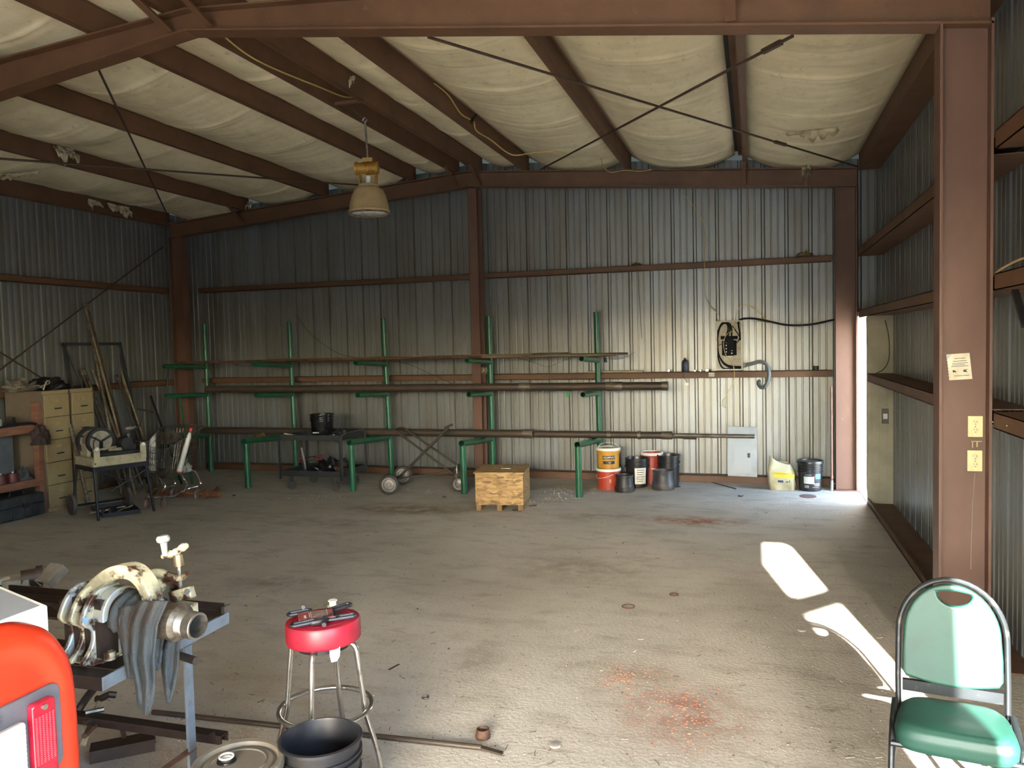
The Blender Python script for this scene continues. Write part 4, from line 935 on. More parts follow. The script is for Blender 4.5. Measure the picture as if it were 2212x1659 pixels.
# ================================================================ right side: doorway, switch, outlets, note
DW = pm('white_door_frame', 'e9e8e2', .5)
JY = DF
mb = MB()
mb.box((5.20, JY+.02, DH/2), (.10, .04, DH)); mb.box((5.34, JY+.01, DH/2), (.16, .05, DH))
mb.build('door_frame', DW)['kind'] = 'structure'
o = MB().box((5.29, (DN+DF)/2, DH+.03), (.27, DF-DN+.08, .05)).build('door_frame', DW); o['kind'] = 'structure'
JB = pm('beige_jamb_panel', '9c947c', .5, 0, '87806a', 3)
mb = MB(); mb.box(((WR+SXR)/2, DN-.02, DH/2), (SXR-WR, .04, DH))
for k in range(3): mb.box((WR+.05+.08*k, DN-.042, DH/2), (.008, .006, DH))
o = mb.build('door_frame', JB); o['kind'] = 'structure'
o = MB().box((5.29, (DN+DF)/2, -.002), (.27, DF-DN, .02)).build('door_sill', BARE); o['kind'] = 'structure'
# flat sill stub between doorway and far corner is part of the wall sheets
c = at(1912, 899, Y=DN-.05)
t = thing('light_switch', 'small white light switch in a dirty box beside the doorway', 'switch', c)
MB().box(c+V((.0, 0, 0)), (.07, .03, .17)).build('box', pm('grimy_switch_box', '57524a', .6), t, bevel=.003)
MB().box(c+V((0, -.017, 0)), (.045, .01, .06)).build('toggle', WHITE, t)
OUT = pm('almond_plate', 'd6c391', .45, 0, 'b59e6d', 6, .55, .8)
def outlet(px, py, label):
    c = at(px, py, Y=-BAY+.075-.006); c.y = -BAY+.066
    t = thing('outlet', label, 'outlet', c, 'double outlets')

    MB().box((c.x, c.y-.004, c.z), (.075, .008, .118)).build('cover_plate', OUT, t, bevel=.003)
    for s_ in (-1, 1):
        z = c.z+s_*.0225
        r = MB().lathe([(0, 0), (.0165, 0), (.0165, .003), (.015, .004), (0, .004)], (c.x, c.y-.0075, z), V((0, -1, 0)), 20).build('receptacle', pm('almond_socket', 'd2c096', .4), t)
        MB().box((c.x-.006, c.y-.0115, z+.004), (.0022, .002, .008)).box((c.x+.006, c.y-.0115, z+.004), (.0022, .002, .008)).cyl((c.x, c.y-.0105, z-.008), (c.x, c.y-.0125, z-.008), .0028, n=8).build('slot', INK, r)
    MB().cyl((c.x, c.y-.008, c.z), (c.x, c.y-.0105, c.z), .0035, n=10).build('screw', BARE, t)
    return c
oc1 = outlet(2106, 921, 'upper almond outlet plate on the near column')
oc2 = outlet(2105, 995, 'lower almond outlet plate on the near column')
mb = MB(); cz = (oc1.z+oc2.z)/2
c = V((oc1.x+.004, -BAY+.060, cz)); mb.box(c+V((0, 0, .014)), (.055, .010, .006)).box(c+V((-.018, 0, -.006)), (.006, .006, .035)).box(c+V((.004, 0, -.004)), (.009, .006, .03))
tag(mb.build('hook_plate', pm('tan_hook', '9c8a66', .6)), 'small tan hook strip between the two outlets', 'hook')
nc = at(2072, 792, Y=-BAY+.064)
t = thing('paper_note', 'yellowed printed notice taped to the near column', 'notice', nc)
a_ = V((1, 0, .06)).normalized(); b_ = V((-.10, 0, 1)).normalized()
pts = [(-.058, -.073), (.058, -.073), (.058, .073), (-.058, .073)]
sw = []
for k in range(18): sw += [(-.058+(.003 if k % 2 else 0), .073-.146*k/17)]
MB().prism([(.058, -.073), (.058, .073)]+sw, nc, a_, b_, .0012).build('sheet', PAPER, t)
mb = MB()
for k, (x0, x1, z) in enumerate(((-.02, .035, .045), (-.03, .04, .030), (-.034, .045, .018), (-.034, .03, .009), (-.04, .045, .001), (-.03, .045, -.052))):
    mb.prism([(x0, z), (x1, z), (x1, z+.0028), (x0, z+.0028)], nc-V((0, .0022, 0)), a_, b_, -.0004)
mb.prism([(-.035, -.03), (-.018, -.03), (-.018, -.025), (-.028, -.018), (-.035, -.018)], nc-V((0, .0022, 0)), a_, b_, -.0004)
mb.prism([(.018, -.03), (.04, -.034), (.03, -.024), (.042, -.016), (.018, -.02)], nc-V((0, .0022, 0)), a_, b_, -.0004)
mb.build('print', INK, t)
MB().prism([(-.058, .04), (-.03, .073), (-.058, .073)], nc-V((0, .0024, 0)), a_, b_, -.0004).build('tape', pm('clear_tape', 'a9a9a4', .3), t)
wire([(5.13, -5.79, oc1.z+.045), (5.16, -5.80, oc1.z+.025), (5.20, -5.82, oc1.z+.018), at(2175, 920, X=5.14)], .003, pm('cream_wire', 'cbbf9c', .5), 'cream wire running right from the upper outlet under the rail', 'wire', 'cream_wire')
wire([at(2106, 1022, Y=-5.74), at(2100, 1110, Y=-5.74), at(2097, 1230, Y=-5.74)], .0012, pm('grey_string', '9a9080', .8), 'thin string hanging below the lower outlet', 'string', 'string')
wire([at(2215, 556, X=5.12), at(2190, 566, X=5.13), at(2160, 583, X=5.14), at(2140, 600, X=5.2)], .006, pm('pale_cord', 'b79a72', .6), 'pale cord curving in at the right edge above the bracket', 'cord', 'cord')
a = at(2192, 628, X=5.13); tag(MB().bar(a, at(2216, 705, X=5.13), .03, .02).build('shelf_bracket', BLACKM), 'dark bracket under the rail at the right edge', 'bracket')
wire([at(1912, 692, Y=DN-.05), at(1920, 730, Y=DN-.05), at(1920, 775, Y=DN-.05), at(1908, 798, Y=DN-.06), at(1888, 808, Y=DN-.06)], .005, RUBBER, 'dark cord drooping across the flat panel by the doorway', 'cord', 'cord')
# ================================================================ far left corner: cabinets, bench, pipes, threader, trolley
CABF = pm('beige_cabinet_front', '8c7d5e', .5, .1, '79694b', 3, .42, .7, col3='5d5138', scale3=4, lo3=.62, hi3=.85)
CABS = pm('brown_cabinet_side', '6f6251', .6, .1, '5f5345', 2)
def cabinet(y0, y1, label):
    xf, xb, h_ = -4.52, -5.12, 1.51; ym = (y0+y1)/2
    t = thing('filing_cabinet', label, 'filing cabinet', ((xf+xb)/2, ym, 0), 'five-drawer filing cabinets')
    MB().box(((xf+xb)/2-.012, ym, h_/2), (xb-xf if xb > xf else xf-xb, y1-y0, h_)).build('body', CABS, t, bevel=.003)
    MB().box((xf-.008, ym, h_-.022), (.012, y1-y0, .044)).build('top_rail', CABF, t)
    MB().box((xf-.008, ym, .022), (.012, y1-y0, .044)).build('kick_rail', CABF, t)
    dh = (h_-.09)/5
    for k in range(5):
        z = .045+dh*(k+.5)
        d = MB().box((xf+.004, ym, z), (.022, y1-y0-.012, dh-.008)).build('drawer', CABF, t, bevel=.003)
        mb = MB(); hz = z+dh*.2; mb.box((xf+.017, ym, hz+.016), (.005, .075, .004)).box((xf+.017, ym, hz-.016), (.005, .075, .004)).box((xf+.017, ym-.036, hz), (.005, .004, .034)).box((xf+.017, ym+.036, hz), (.005, .004, .034))
        mb.box((xf+.0155, ym, hz), (.002, .07, .03)); mb.build('label_holder', pm('brass_label_holder', '94865f', .5, .2), d)
        MB().box((xf+.022, ym+.01, z-dh*.14), (.016, .10, .014)).build('handle', BLACKM, d, bevel=.003)
    return t
cabinet(-3.055, -2.675, 'near beige five-drawer filing cabinet with a brown side'); cabinet(-2.635, -2.285, 'far beige five-drawer filing cabinet behind the steel pole')
crumple((-4.80, -2.72, 1.511), .20, .26, .15, BAGM, 'duffel_bag', 'black bag lying on top of the filing cabinets', 'bag', 4, .4, 2.2)
crumple((-4.85, -3.05-.22+.2, 1.511), .17, .18, .13, pm('dusty_grey_film', '565047', .5, 0, '6d6659', 6), 'plastic_bag', 'grey crumpled plastic heap on the near filing cabinet', 'bag', 11, .7, 3)
tag(MB().tube(smooth_path([(-4.62, -2.95, 1.52), (-4.60, -2.92, 1.62), (-4.62, -2.86, 1.63), (-4.64, -2.84, 1.60), (-4.62, -2.90, 1.59), (-4.6, -3.0, 1.57)], 6), .008, 6).build('loose_strap', pm('pale_strap', 'a39a84', .7)), 'pale looped strap on top of the near cabinet', 'strap')
# orange timber bench along the left wall, leaving the frame
ORW = pm('orange_stained_timber', '7b5442', .65, 0, '684536', 4, stretch=(1, 1, 6))
t = thing('timber_bench', 'orange timber bench with grey back panel at the left edge', 'bench', (-4.72, -3.6, 0))
for y in (-3.10, -4.55): MB().box((at(82, 960, Y=-3.1).x, y, .69), (.09, .068, 1.38)).build('post', ORW, t, bevel=.003)
MB().box((-4.575, -3.80, 1.06), (.04, 1.34, .10)).build('top_rail', ORW, t, bevel=.003)
MB().box((-4.575, -3.80, .395), (.04, 1.34, .09)).build('bottom_rail', ORW, t, bevel=.003)
MB().box((-4.86, -3.72, .70), (.02, 1.0, .62)).build('back_panel', pm('blue_grey_panel', '5a6068', .6, 0, '4c5158', 3), t)
MB().box((-4.80, -3.72, 1.09), (.40, .96, .03)).build('bench_top', pm('oily_dark_board', '2a2522', .6), t)
MB().box((-4.80, -3.72, .40), (.38, .96, .02)).build('shelf', ORW, t)
t = thing('paper_box', 'torn white carton lying on the orange bench', 'carton', (-4.68, -3.62, 1.105))
MB().box((-4.70, -3.68, 1.16), (.22, .24, .10), M.Rotation(.3, 3, 'Z')).build('carton', pm('white_card', 'a9aaa6', .7, 0, '8b8c88', 6), t, bevel=.003)
MB().box((-4.70, -3.68, 1.225), (.2, .22, .006), M.Rotation(.3, 3, 'Z') @ M.Rotation(.25, 3, 'X')).build('flap', pm('white_card_b', 'b4b5b0', .7), t)
tag(MB().box((-4.65, -3.36, 1.16), (.03, .02, .11)).box((-4.65, -3.43, 1.15), (.02, .12, .014)).build('clamp', BLACKM), 'small black clamp standing on the orange bench', 'clamp')
tag(MB().tube(smooth_path([(-4.56, -3.72, 1.115), (-4.54, -3.5, 1.13), (-4.53, -3.36, 1.14), (-4.52, -3.22, 1.13), (-4.52, -3.13, 1.09)], 5), .015, 8).build('pry_lever', BLACKM), 'dark bent lever lying along the bench top rail', 'lever')
t = crumple((0, 0, 0), .10, .11, .24, pm('dark_maroon_cloth', '33231f', .85, 0, '241a18', 8), 'work_cap', 'dark maroon cap hanging on the orange bench post', 'cap', 7, .3, 2.5)
t.location = (-4.51, -3.13, .86)
for k in range(2):
    c = V((-4.68, -3.55+.16*k, .411)); q = thing('red_can', ['left', 'right'][k]+' of two dull red cans on the lower bench shelf', 'can', c, 'red cans on the bench')
    MB().cyl(c, c+V((0, 0, .13)), .065, n=18).build('body', pm('dull_red_can', '5f2f2c', .5, .2, '44252a', 9), q); MB().cyl(c+V((0, 0, .13)), c+V((0, 0, .155)), .02, n=12).build('cap', BARE, q)
crumple((-4.66, -3.27, .411), .09, .07, .17, pm('grey_green_rag', '3d4142', .9), 'rag_heap', 'grey rag on the lower bench shelf next to the red cans', 'rag', 9, .5, 3)
t = thing('tool_case', 'big dusty black plastic tool case on the floor at the left edge', 'tool case', (-4.68, -3.66, 0))
CASE = pm('dusty_blue_black_plastic', '23272b', .5, 0, '41464a', 5, .45, .75)
mb = MB(); mb.box((-4.68, -3.68, .145), (.42, 1.08, .275)); mb.build('shell', CASE, t, bevel=.025)
MB().box((-4.463, -3.68, .165), (.012, 1.04, .012)).build('seam', BLACKM, t)
for y in (-3.9, -3.42): MB().box((-4.463, y, .165), (.02, .07, .06)).build('latch', BLACKM, t, bevel=.004)
MB().tube([(-4.60, -3.52, .285), (-4.60, -3.51, .335), (-4.60, -3.34, .335), (-4.60, -3.33, .285)], .012, 8).build('handle', BLACKM, t)
mb = MB()
for k in range(6): mb.box((-4.466, -4.1+.17*k, .08), (.01, .02, .13))
mb.build('ribbing', CASE, t)
# dark metal frame leaning on the wall
DKM = pm('dark_blue_grey_frame', '363c40', .5, .3, '2a2d2f', 6)
t = thing('metal_stand', 'dark rectangular metal frame leaning on the left wall', 'frame', (-4.95, -1.65, 0))
FX0, FX1 = -4.80, -5.10
for y0, y1 in ((-2.15, -2.15), (-1.16, -1.05)): MB().bar((FX0, y1, .0), (FX1, y0, 2.10), .04, .04).build('upright', DKM, t)
MB().bar((FX1, -2.17, 2.10), (FX1, -1.14, 2.10), .04, .045).build('top_bar', DKM, t)
MB().bar((FX1+.02, -2.14, 2.04), (FX1+.10, -1.95, 1.45), .025, .02).build('stay', DKM, t)
MB().bar((FX1+.02, -1.18, 2.04), (FX1+.10, -1.3, 1.45), .025, .02).build('stay', DKM, t)
# leaning pipes: each one by its top on the wall and its foot on the floor
LP = [((181, 652), (292, 1068), .016, TAN, 'tall thin pipe with the highest tip, leaning on the left wall'), ((187, 655), (300, 1062), .013, PIPE, 'second tall thin pipe right beside the highest one'),
      ((193, 697), (264, 1070), .026, PIPEL, 'thick tall pipe with a pointed tip leaning behind the threading machine'),
      ((175, 797), (272, 1072), .018, PIPE, 'leftmost short leaning pipe above the far cabinet'), ((181, 796), (284, 1065), .020, PIPEL, 'leaning pipe with a coupling at its tip, second from the left'),
      ((200, 800), (296, 1058), .022, TAN, 'tan leaning pipe right of the far cabinet'), ((207, 788), (302, 1055), .018, PIPE, 'dark leaning pipe in the middle of the cluster'),
      ((213, 797), (308, 1050), .020, PIPEL, 'grey leaning pipe beneath the tall ones'), ((226, 835), (286, 1060), .024, PIPEL, 'bright-collared leaning pipe behind the chuck wheels'),
      ((255, 781), (345, 1052), .013, TAN, 'thin tan pipe leaning inside the dark frame on its right'), ((252, 810), (338, 1055), .018, PIPE, 'darker pipe leaning next to the thin tan one'), ((262, 812), (352, 1050), .016, TAN, 'rightmost tan leaning pipe at the dark frame')]
for k, (a, b, r, m_, lb) in enumerate(LP):
    A = at(*a, X=-5.115+.022*(k % 4)); B = at(*b, Z=r)
    t = tag(MB().pipe(A, B, r, r*.3, 12).build('leaning_pipe', m_), lb, 'pipe', 'pipes leaning on the left wall')
    d = (B-A).normalized()
    MB().pipe(A+d*.02, A+d*.10, r*1.22, r*.2, 12).build('coupling', PIPEL if m_ is not PIPEL else BARE, t)
A, B = at(153, 925, X=-4.47), at(191, 1088, Z=.022)
t = tag(MB().pipe(A, B, .022, .005, 12).build('steel_pole', PIPEL), 'grey steel pole leaning on the filing cabinet fronts', 'pole')
MB().cyl(A, A+(A-B).normalized()*.05, .012, n=8).build('tip', BARE, t)
MB().cyl(B+(A-B).normalized()*.0, B+(A-B).normalized()*.12, .028, n=12).build('foot_sleeve', BARE, t)
for a, b, r, m_, lb in (((326, 856), (352, 930), .018, BLACKM, 'dark bar leaning left behind the shopping cart'), ((364, 797), (353, 930), .014, BLACKM, 'thin dark bar standing nearly upright behind the shopping cart'), ((387, 853), (399, 935), .016, GREEN, 'dull green bar behind the shopping cart')):
    A = at(*a, Y=-.55); B = at(*b, Y=-.75); d = (B-A)/(B.z-A.z); B2 = A+d*(0.01-A.z)
    tag(MB().cyl(A, B2, r, n=10).build('leaning_bar', m_), lb, 'bar', 'bars behind the shopping cart')

# ---------------------------------------------------------------- pipe threading machine on a wheeled stand
F1, F2, WL, WRr = V((-3.469, -3.338, 0)), V((-3.202, -2.741, 0)), V((-4.06, -3.14, 0)), V((-3.77, -2.56, 0))
ex = (F2-F1).normalized(); ey = V((ex.y, -ex.x, 0)); SCN = (F1+F2+WL+WRr)/4
t = thing('threading_machine', 'pipe threading machine with two black chuck wheels on a dark wheeled stand', 'threading machine', SCN)
NAVY = pm('dark_navy_metal', '1c212b', .4, .4, '14171d', 8)
def sp(u, v, z): return SCN+ex*u+ey*v+V((0, 0, z))
TZ = .60; hu, hv_ = .30, .26
for s_ in (-1, 1):
    MB().bar(sp(-hu, s_*hv_, TZ), sp(hu, s_*hv_, TZ), .04, .05).build('stand_rail', NAVY, t); MB().bar(sp(s_*hu, -hv_, TZ), sp(s_*hu, hv_, TZ), .04, .05).build('stand_rail', NAVY, t)
for tp, ft in ((sp(-hu, hv_, TZ), F1), (sp(hu, hv_, TZ), F2), (sp(-hu, -hv_, TZ), WL+V((.02, 0, .11))), (sp(hu, -hv_, TZ), WRr+V((.02, 0, .11)))):
    MB().cyl(tp, ft, .016, n=10).build('leg', NAVY, t)
MB().cyl(WL+V((0, 0, .11)), WRr+V((0, 0, .11)), .014, n=10).build('axle', NAVY, t)
for c in (WL, WRr):
    o = MB().lathe([(0, -.02), (.03, -.028), (.085, -.022), (.12, -.022), (.128, -.012), (.128, .012), (.12, .022), (.085, .022), (.03, .028), (0, .02)], c+V((0, 0, .128)), ex, 28).build('wheel', pm('faded_rubber_wheel', '3c3735', .7, 0, '544c46', 6), t, smooth=40)
MB().bar(at(224, 1023, Y=-3.25), at(305, 1047, Y=-2.85), .022, .012).build('stay', NAVY, t); MB().bar(at(317, 1013, Y=-2.83), at(240, 1060, Y=-3.15), .022, .012).build('stay', NAVY, t)
CREAM = pm('oily_cream_enamel', '9b947a', .5, .1, '6f6852', 7, .45, .7)
MB().box(sp(0, 0, TZ+.075), (2*hu+.02, 2*hv_+.02, .10), M.Rotation(math.atan2(ex.y, ex.x), 3, 'Z')).build('base', CREAM, t, bevel=.006)
RX = M.Rotation(math.atan2(ex.y, ex.x), 3, 'Z')
MB().box(sp(.02, .04, TZ+.15), (.5, .36, .05), RX).build('oil_tray', BLACKM, t)
for u in (-.27, .27):
    k = MB().box(sp(u, hv_+.018, TZ+.16), (.07, .02, .17), RX).build('corner_bracket', CREAM, t, bevel=.003)
    MB().sphere(sp(u, hv_+.035, TZ+.24), .026, 14, 8).build('knob', WPL, k)
MB().bar(sp(-.28, hv_+.012, TZ+.12), sp(.28, hv_+.012, TZ+.12), .02, .04).build('front_rail', CREAM, t)
def ringwheel(v, R_, u, z, nm):
    k = MB().lathe([(R_*.80, -.03), (R_, -.03), (R_*1.03, 0), (R_, .03), (R_*.80, .03), (R_*.78, 0), (R_*.80, -.03)], sp(u, v, z), ey, 36).build(nm, BLACKP, t, smooth=40)
    MB().lathe([(0, -.012), (R_*.80, -.012), (R_*.80, .012), (0, .012)], sp(u, v, z), ey, 32).build('face_plate', pm('grey_face_plate', '8f8a7d', .45, .3, '6a6559', 8), k)
    mb = MB()
    for i in range(3):
        a = 2*PI*i/3+.5; mb.bar(sp(u, v+.02, z), sp(u+math.cos(a)*R_*.8, v+.02, z+math.sin(a)*R_*.8), .035, .02)
    mb.build('spokes', BLACKM, k)
    return k
ringwheel(-.20, .165, -.15, TZ+.30, 'chuck_wheel'); ringwheel(.02, .165, -.12, TZ+.30, 'chuck_wheel')
MB().lathe([(.0, -.18), (.12, -.18), (.125, 0), (0, 0)], sp(-.135, .0, TZ+.30), ey, 28).build('drum', pm('tan_drum', '7b6a50', .5, .1), t)
MB().box(sp(-.15, -.12, TZ+.2), (.24, .24, .16), RX).build('gear_case', CREAM, t, bevel=.02)
mb = MB(); mb.sphere(sp(.14, .04, TZ+.25), .10, 16, 10, sc=(1, .8, .9)).box(sp(.14, .04, TZ+.20), (.22, .18, .08), RX).cyl(sp(.13, .1, TZ+.26), sp(.13, .17, TZ+.26), .07, n=18).cyl(sp(.22, .0, TZ+.25), sp(.22, .0, TZ+.37), .04, n=12)
mb.build('die_head', BLACKM, t)
for (a, b, r) in (((.0, .16, .23), (-.22, .2, .22), .014), ((.05, .18, .20), (-.10, .2, .21), .02)):
    MB().cyl(sp(a[0], a[1], TZ+a[2]), sp(b[0], b[1], TZ+b[2]), r, n=10).build('carriage_arm', CREAM, t)
MB().cyl(sp(-.22, .2, TZ+.22), sp(-.28, .21, TZ+.215), .018, n=10).build('arm_tip', BARE, t)
tc = at(304, 905, Y=-2.7)
MB().tube([sp(.24, .0, TZ+.36), tc+V((-.02, 0, -.08)), tc+V((0, 0, .0)), tc+V((.015, 0, .085))], .012, 8).bar(at(297, 883, Y=-2.7), at(329, 890, Y=-2.7), .02, .02).build('feed_handle', BLACKM, t)
MB().box(sp(.24, .02, TZ+.43), (.12, .05, .03), RX).build('cutter_arm', BARE, t)
MB().box(sp(.385, -.02, TZ+.14), (.11, .18, .24), RX).build('motor_box', BLACKP, t, bevel=.012)
MB().tube(smooth_path([sp(-.2, .1, TZ+.36), sp(-.27, .2, TZ+.3), sp(-.29, .27, TZ+.2), sp(-.29, .28, TZ+.06)], 5), .008, 6).build('power_cord', RUBBER, t)
# oil pan with odds and ends
P0, P1, P2, P3 = at(222, 1119, Z=0), at(303, 1109, Z=0), at(281, 1090, Z=0), at(197, 1101, Z=0)
t = thing('drip_pan', 'shallow dark pan of metal odds and ends under the threading machine', 'pan', (P0+P1+P2+P3)/4)
mb = MB(); q = [P0, P1, P2, P3]
for k in range(4): mb.bar(q[k]+V((0, 0, .026)), q[(k+1) % 4]+V((0, 0, .026)), .008, .05)
mb.add([p_+V((0, 0, .008)) for p_ in q]+[p_+V((0, 0, .002)) for p_ in q], [(0, 1, 2, 3), (7, 6, 5, 4)]); mb.build('pan', NAVY, t)
ctr = (P0+P1+P2+P3)/4
for k in range(9):
    a = random.uniform(-.25, .25); b = random.uniform(-.12, .12); p_ = ctr+(P1-P0).normalized()*a+(P3-P0).normalized()*b+V((0, 0, .022)); an = random.uniform(0, 3)
    d = V((math.cos(an), math.sin(an), random.uniform(-.1, .2)))*random.uniform(.03, .06)
    s_ = MB().cyl(p_-d+V((0, 0, .004)), p_+d+V((0, 0, .01)), random.uniform(.008, .016), n=10)
    tag(s_.build('pipe_fitting', CHROME if k % 2 else BARE), 'small metal fitting in the pan under the threading machine', 'fitting', 'fittings in the drip pan')

# ---------------------------------------------------------------- shopping cart
SCH = pm('tarnished_cart_wire', '77726a', .35, .8, '4d473f', 12)
t = thing('shopping_cart', 'old wire shopping cart with pink wheels holding a white caulking tube', 'shopping cart', (-3.25, -2.25, 0))
# corners: front (towards camera) and rear of the basket, top and bottom
fl, fr = at(312, 962, Y=-2.50), at(357, 972, Y=-2.54); rl, rr = at(344, 925, Y=-1.85), at(436, 924, Y=-1.90)
flb, frb = at(310, 1030, Y=-2.46), at(358, 1032, Y=-2.50); rlb, rrb = at(345, 1012, Y=-1.98), at(408, 1019, Y=-2.02)
RimR = .007
MB().tube([fl, fr, rr, rl], RimR, 8, closed=True).build('top_rim', SCH, t)
MB().tube([flb, frb, rrb, rlb], RimR, 8, closed=True).build('bottom_rim', SCH, t)
def wires(a0, a1, b0, b1, n, name, rows=4):
    mb = MB()
    for k in range(n+1): mb.tube([lerp(a0, a1, k/n), lerp(b0, b1, k/n)], .0026, 4)
    for j in range(1, rows+1): mb.tube([lerp(a0, b0, j/(rows+1)), lerp(a1, b1, j/(rows+1))], .0034, 4)
    return mb.build(name, SCH, t)
wires(fl, fr, flb, frb, 10, 'front_wires'); wires(fr, rr, frb, rrb, 22, 'side_wires', 4); wires(fl, rl, flb, rlb, 22, 'side_wires', 4); wires(rl, rr, rlb, rrb, 14, 'back_wires', 3); wires(flb, frb, rlb, rrb, 10, 'floor_wires', 8)
MB().tube([rl+V((.02, 0, 0)), rl+V((.03, .1, .02)), rr+V((-.0, .1, .02)), rr], .013, 8).build('handle', pm('worn_handle', '4d4a46', .4, .5), t)
for s_, (tp, bt) in enumerate(((rl, rlb), (rr, rrb))):
    w_ = at(424, 1066, Y=-1.97) if s_ else at(372, 1064, Y=-1.97); fwp = at(353, 1086, Y=-2.57) if s_ else at(318, 1087, Y=-2.62)
    ft_ = fwp+V((0, .03, .075))
    pts = smooth_path([bt+V((0, .05, .0)), bt+V((.04, .08, -.02)), lerp(bt, w_, .6)+V((.10, .02, .02)), w_+V((.03, 0, .10)), w_+V((-.05, -.12, .08)), lerp(w_, fwp, .7)+V((0, 0, .05)), ft_], 6)
    MB().tube(pts, .013, 8).build('chassis_tube', CHROME, t)
    MB().tube(smooth_path([lerp(bt, frb if s_ else flb, .35), lerp(bt, frb if s_ else flb, .4)+V((.06, 0, -.06)), lerp(w_, fwp, .35)+V((.03, 0, .16)), lerp(w_, fwp, .4)+V((0, 0, .06))], 6), .011, 8).build('strut', CHROME, t)
    PINK = pm('pinkish_wheel', '8d6f68', .6, 0, '6b534d', 8)
    for c in (w_, fwp):
        c = V((c.x, c.y, .06)); k = MB().box(c+V((-.02, 0, .03)), (.004, .03, .09)).box(c+V((.02, 0, .03)), (.004, .03, .09)).box(c+V((0, 0, .075)), (.045, .04, .006)).build('caster_fork', BARE, t)
        MB().lathe([(0, -.014), (.05, -.014), (.06, -.008), (.06, .008), (.05, .014), (0, .014)], c, V((1, .15, 0)), 20).build('wheel', PINK, k)
MB().tube([at(314, 1086, Y=-2.62)+V((0, 0, .06)), at(353, 1082, Y=-2.6)+V((0, 0, .05))], .012, 8).build('front_crossbar', CHROME, t)
MB().box(lerp(rl, rr, .45)+V((0, -.14, -.12)), (.34, .012, .16)).build('child_seat_flap', SCH, t)
a, b = at(413, 925, Y=-2.1), at(386, 1022, Y=-2.3)
tb = thing('caulk_tube', 'white plastic tube with a red cap standing in the shopping cart', 'tube', b)
d = (b-a)
MB().cyl(a+d*.2, b-d*.03, .032, .032, n=18).cyl(a+d*.1, a+d*.2, .016, .03, n=14).build('barrel', pm('milky_white_plastic', 'c5c4bd', .4, 0, 'a3a299', 5), tb)
MB().cyl(a, a+d*.08, .019, n=14).build('cap', pm('red_cap', 'b5282b', .4), tb); MB().cyl(b-d*.03, b, .033, n=18).build('end_cap', pm('red_cap_b', '9c2a2a', .4), tb)
crumple(lerp(rrb, frb, .22)+V((-.03, .05, .01)), .08, .1, .14, pm('clear_bag', '8f8d86', .35), 'plastic_bag', 'crumpled pale plastic bag in the rear of the shopping cart', 'bag', 14, .6, 3)
# rusty auger along the floor behind
AUG = pm('rust_orange_iron', '6b4630', .8, .1, '8a5a38', 10)
a, b = at(318, 1062, Z=.06), at(474, 1068, Z=.06)
t = thing('auger_shaft', 'rusty flanged shaft lying on the floor behind the shopping cart', 'shaft', (a+b)/2)
MB().cyl(a, b, .024, n=12).build('shaft', AUG, t)
for f_ in (.10, .22, .33, .44, .55, .70, .82): MB().cyl(lerp(a, b, f_-.01), lerp(a, b, f_+.01), .06, n=20).build('flange', AUG, t)
MB().pipe(lerp(a, b, .84), b, .042, .01, 16).build('hub', AUG, t)
tag(MB().cyl(at(463, 1064, Z=.03), at(470, 1055, Z=.03), .028, n=12).build('pipe_stub', AUG), 'short rusty pipe stub beside the flanged shaft', 'pipe stub')
# ================================================================ foreground: stool, buckets, chair
SEATR = pm('red_vinyl', '9c1f32', .42, 0, '821a2b', 5, col3='b58a5e', scale3=9, lo3=.72, hi3=.76)
scn = at(697, 1338, Z=.72); sc_ = V((scn.x, scn.y, 0)); SR = .168
t = thing('bar_stool', 'red round-seated chrome stool with tools lying on it', 'stool', sc_)
tilt = V((-.035, .015, 1)).normalized(); SZ = .725
seat = MB().lathe([(0, -.10), (SR-.012, -.10), (SR-.004, -.095), (SR, -.085), (SR, -.012), (SR-.005, -.003), (SR-.014, .0), (SR-.032, .001), (SR-.036, -.003), (SR-.040, .001), (0, .004)], sc_+V((0, 0, SZ)), tilt, 48).build('seat', SEATR, t, smooth=40)
a0 = math.radians(11)
for k in range(4):
    a = a0+PI/2*k; d = V((math.cos(a), math.sin(a), 0))
    pts = smooth_path([sc_+d*.07+V((0, 0, .622)), sc_+d*.115+V((0, 0, .618)), sc_+d*.148+V((0, 0, .595)), sc_+d*.158+V((0, 0, .54)), sc_+d*.178+V((0, 0, .36)), sc_+d*.186+V((0, 0, .29)), sc_+d*.235+V((0, 0, .12)), sc_+d*.252+V((0, 0, .01))], 5)
    MB().tube(pts, .0125, 12).build('leg', CHROME, t)
    MB().cyl(sc_+d*.252+V((0, 0, 0)), sc_+d*.25+V((0, 0, .03)), .015, n=12).build('foot_cap', RUBBER, t)
MB().tube([sc_+V((math.cos(2*PI*k/48)*.208, math.sin(2*PI*k/48)*.208, .312)) for k in range(48)], .0115, 12, closed=True).build('foot_ring', CHROME, t)
MB().cyl(sc_+V((0, 0, .60)), sc_+V((0, 0, .632)), .12, n=24).build('seat_plate', BLACKM, t)
p = at(722, 1412, Y=scn.y-.10)
tg = MB().prism([(-.020, .03), (.022, .034), (.025, -.01), (.012, -.035), (-.012, -.038), (-.02, -.005)], p, (.9, .4, 0), (.05, 0, 1), .001).build('paper_tag', WHITE, t)
MB().prism([(-.005, .03), (.024, .034), (.026, .004), (.006, .0)], p+V((.004, -.006, .002)), (.9, .4, 0), (.05, 0, 1), .001).build('small_tag', WHITE, t)
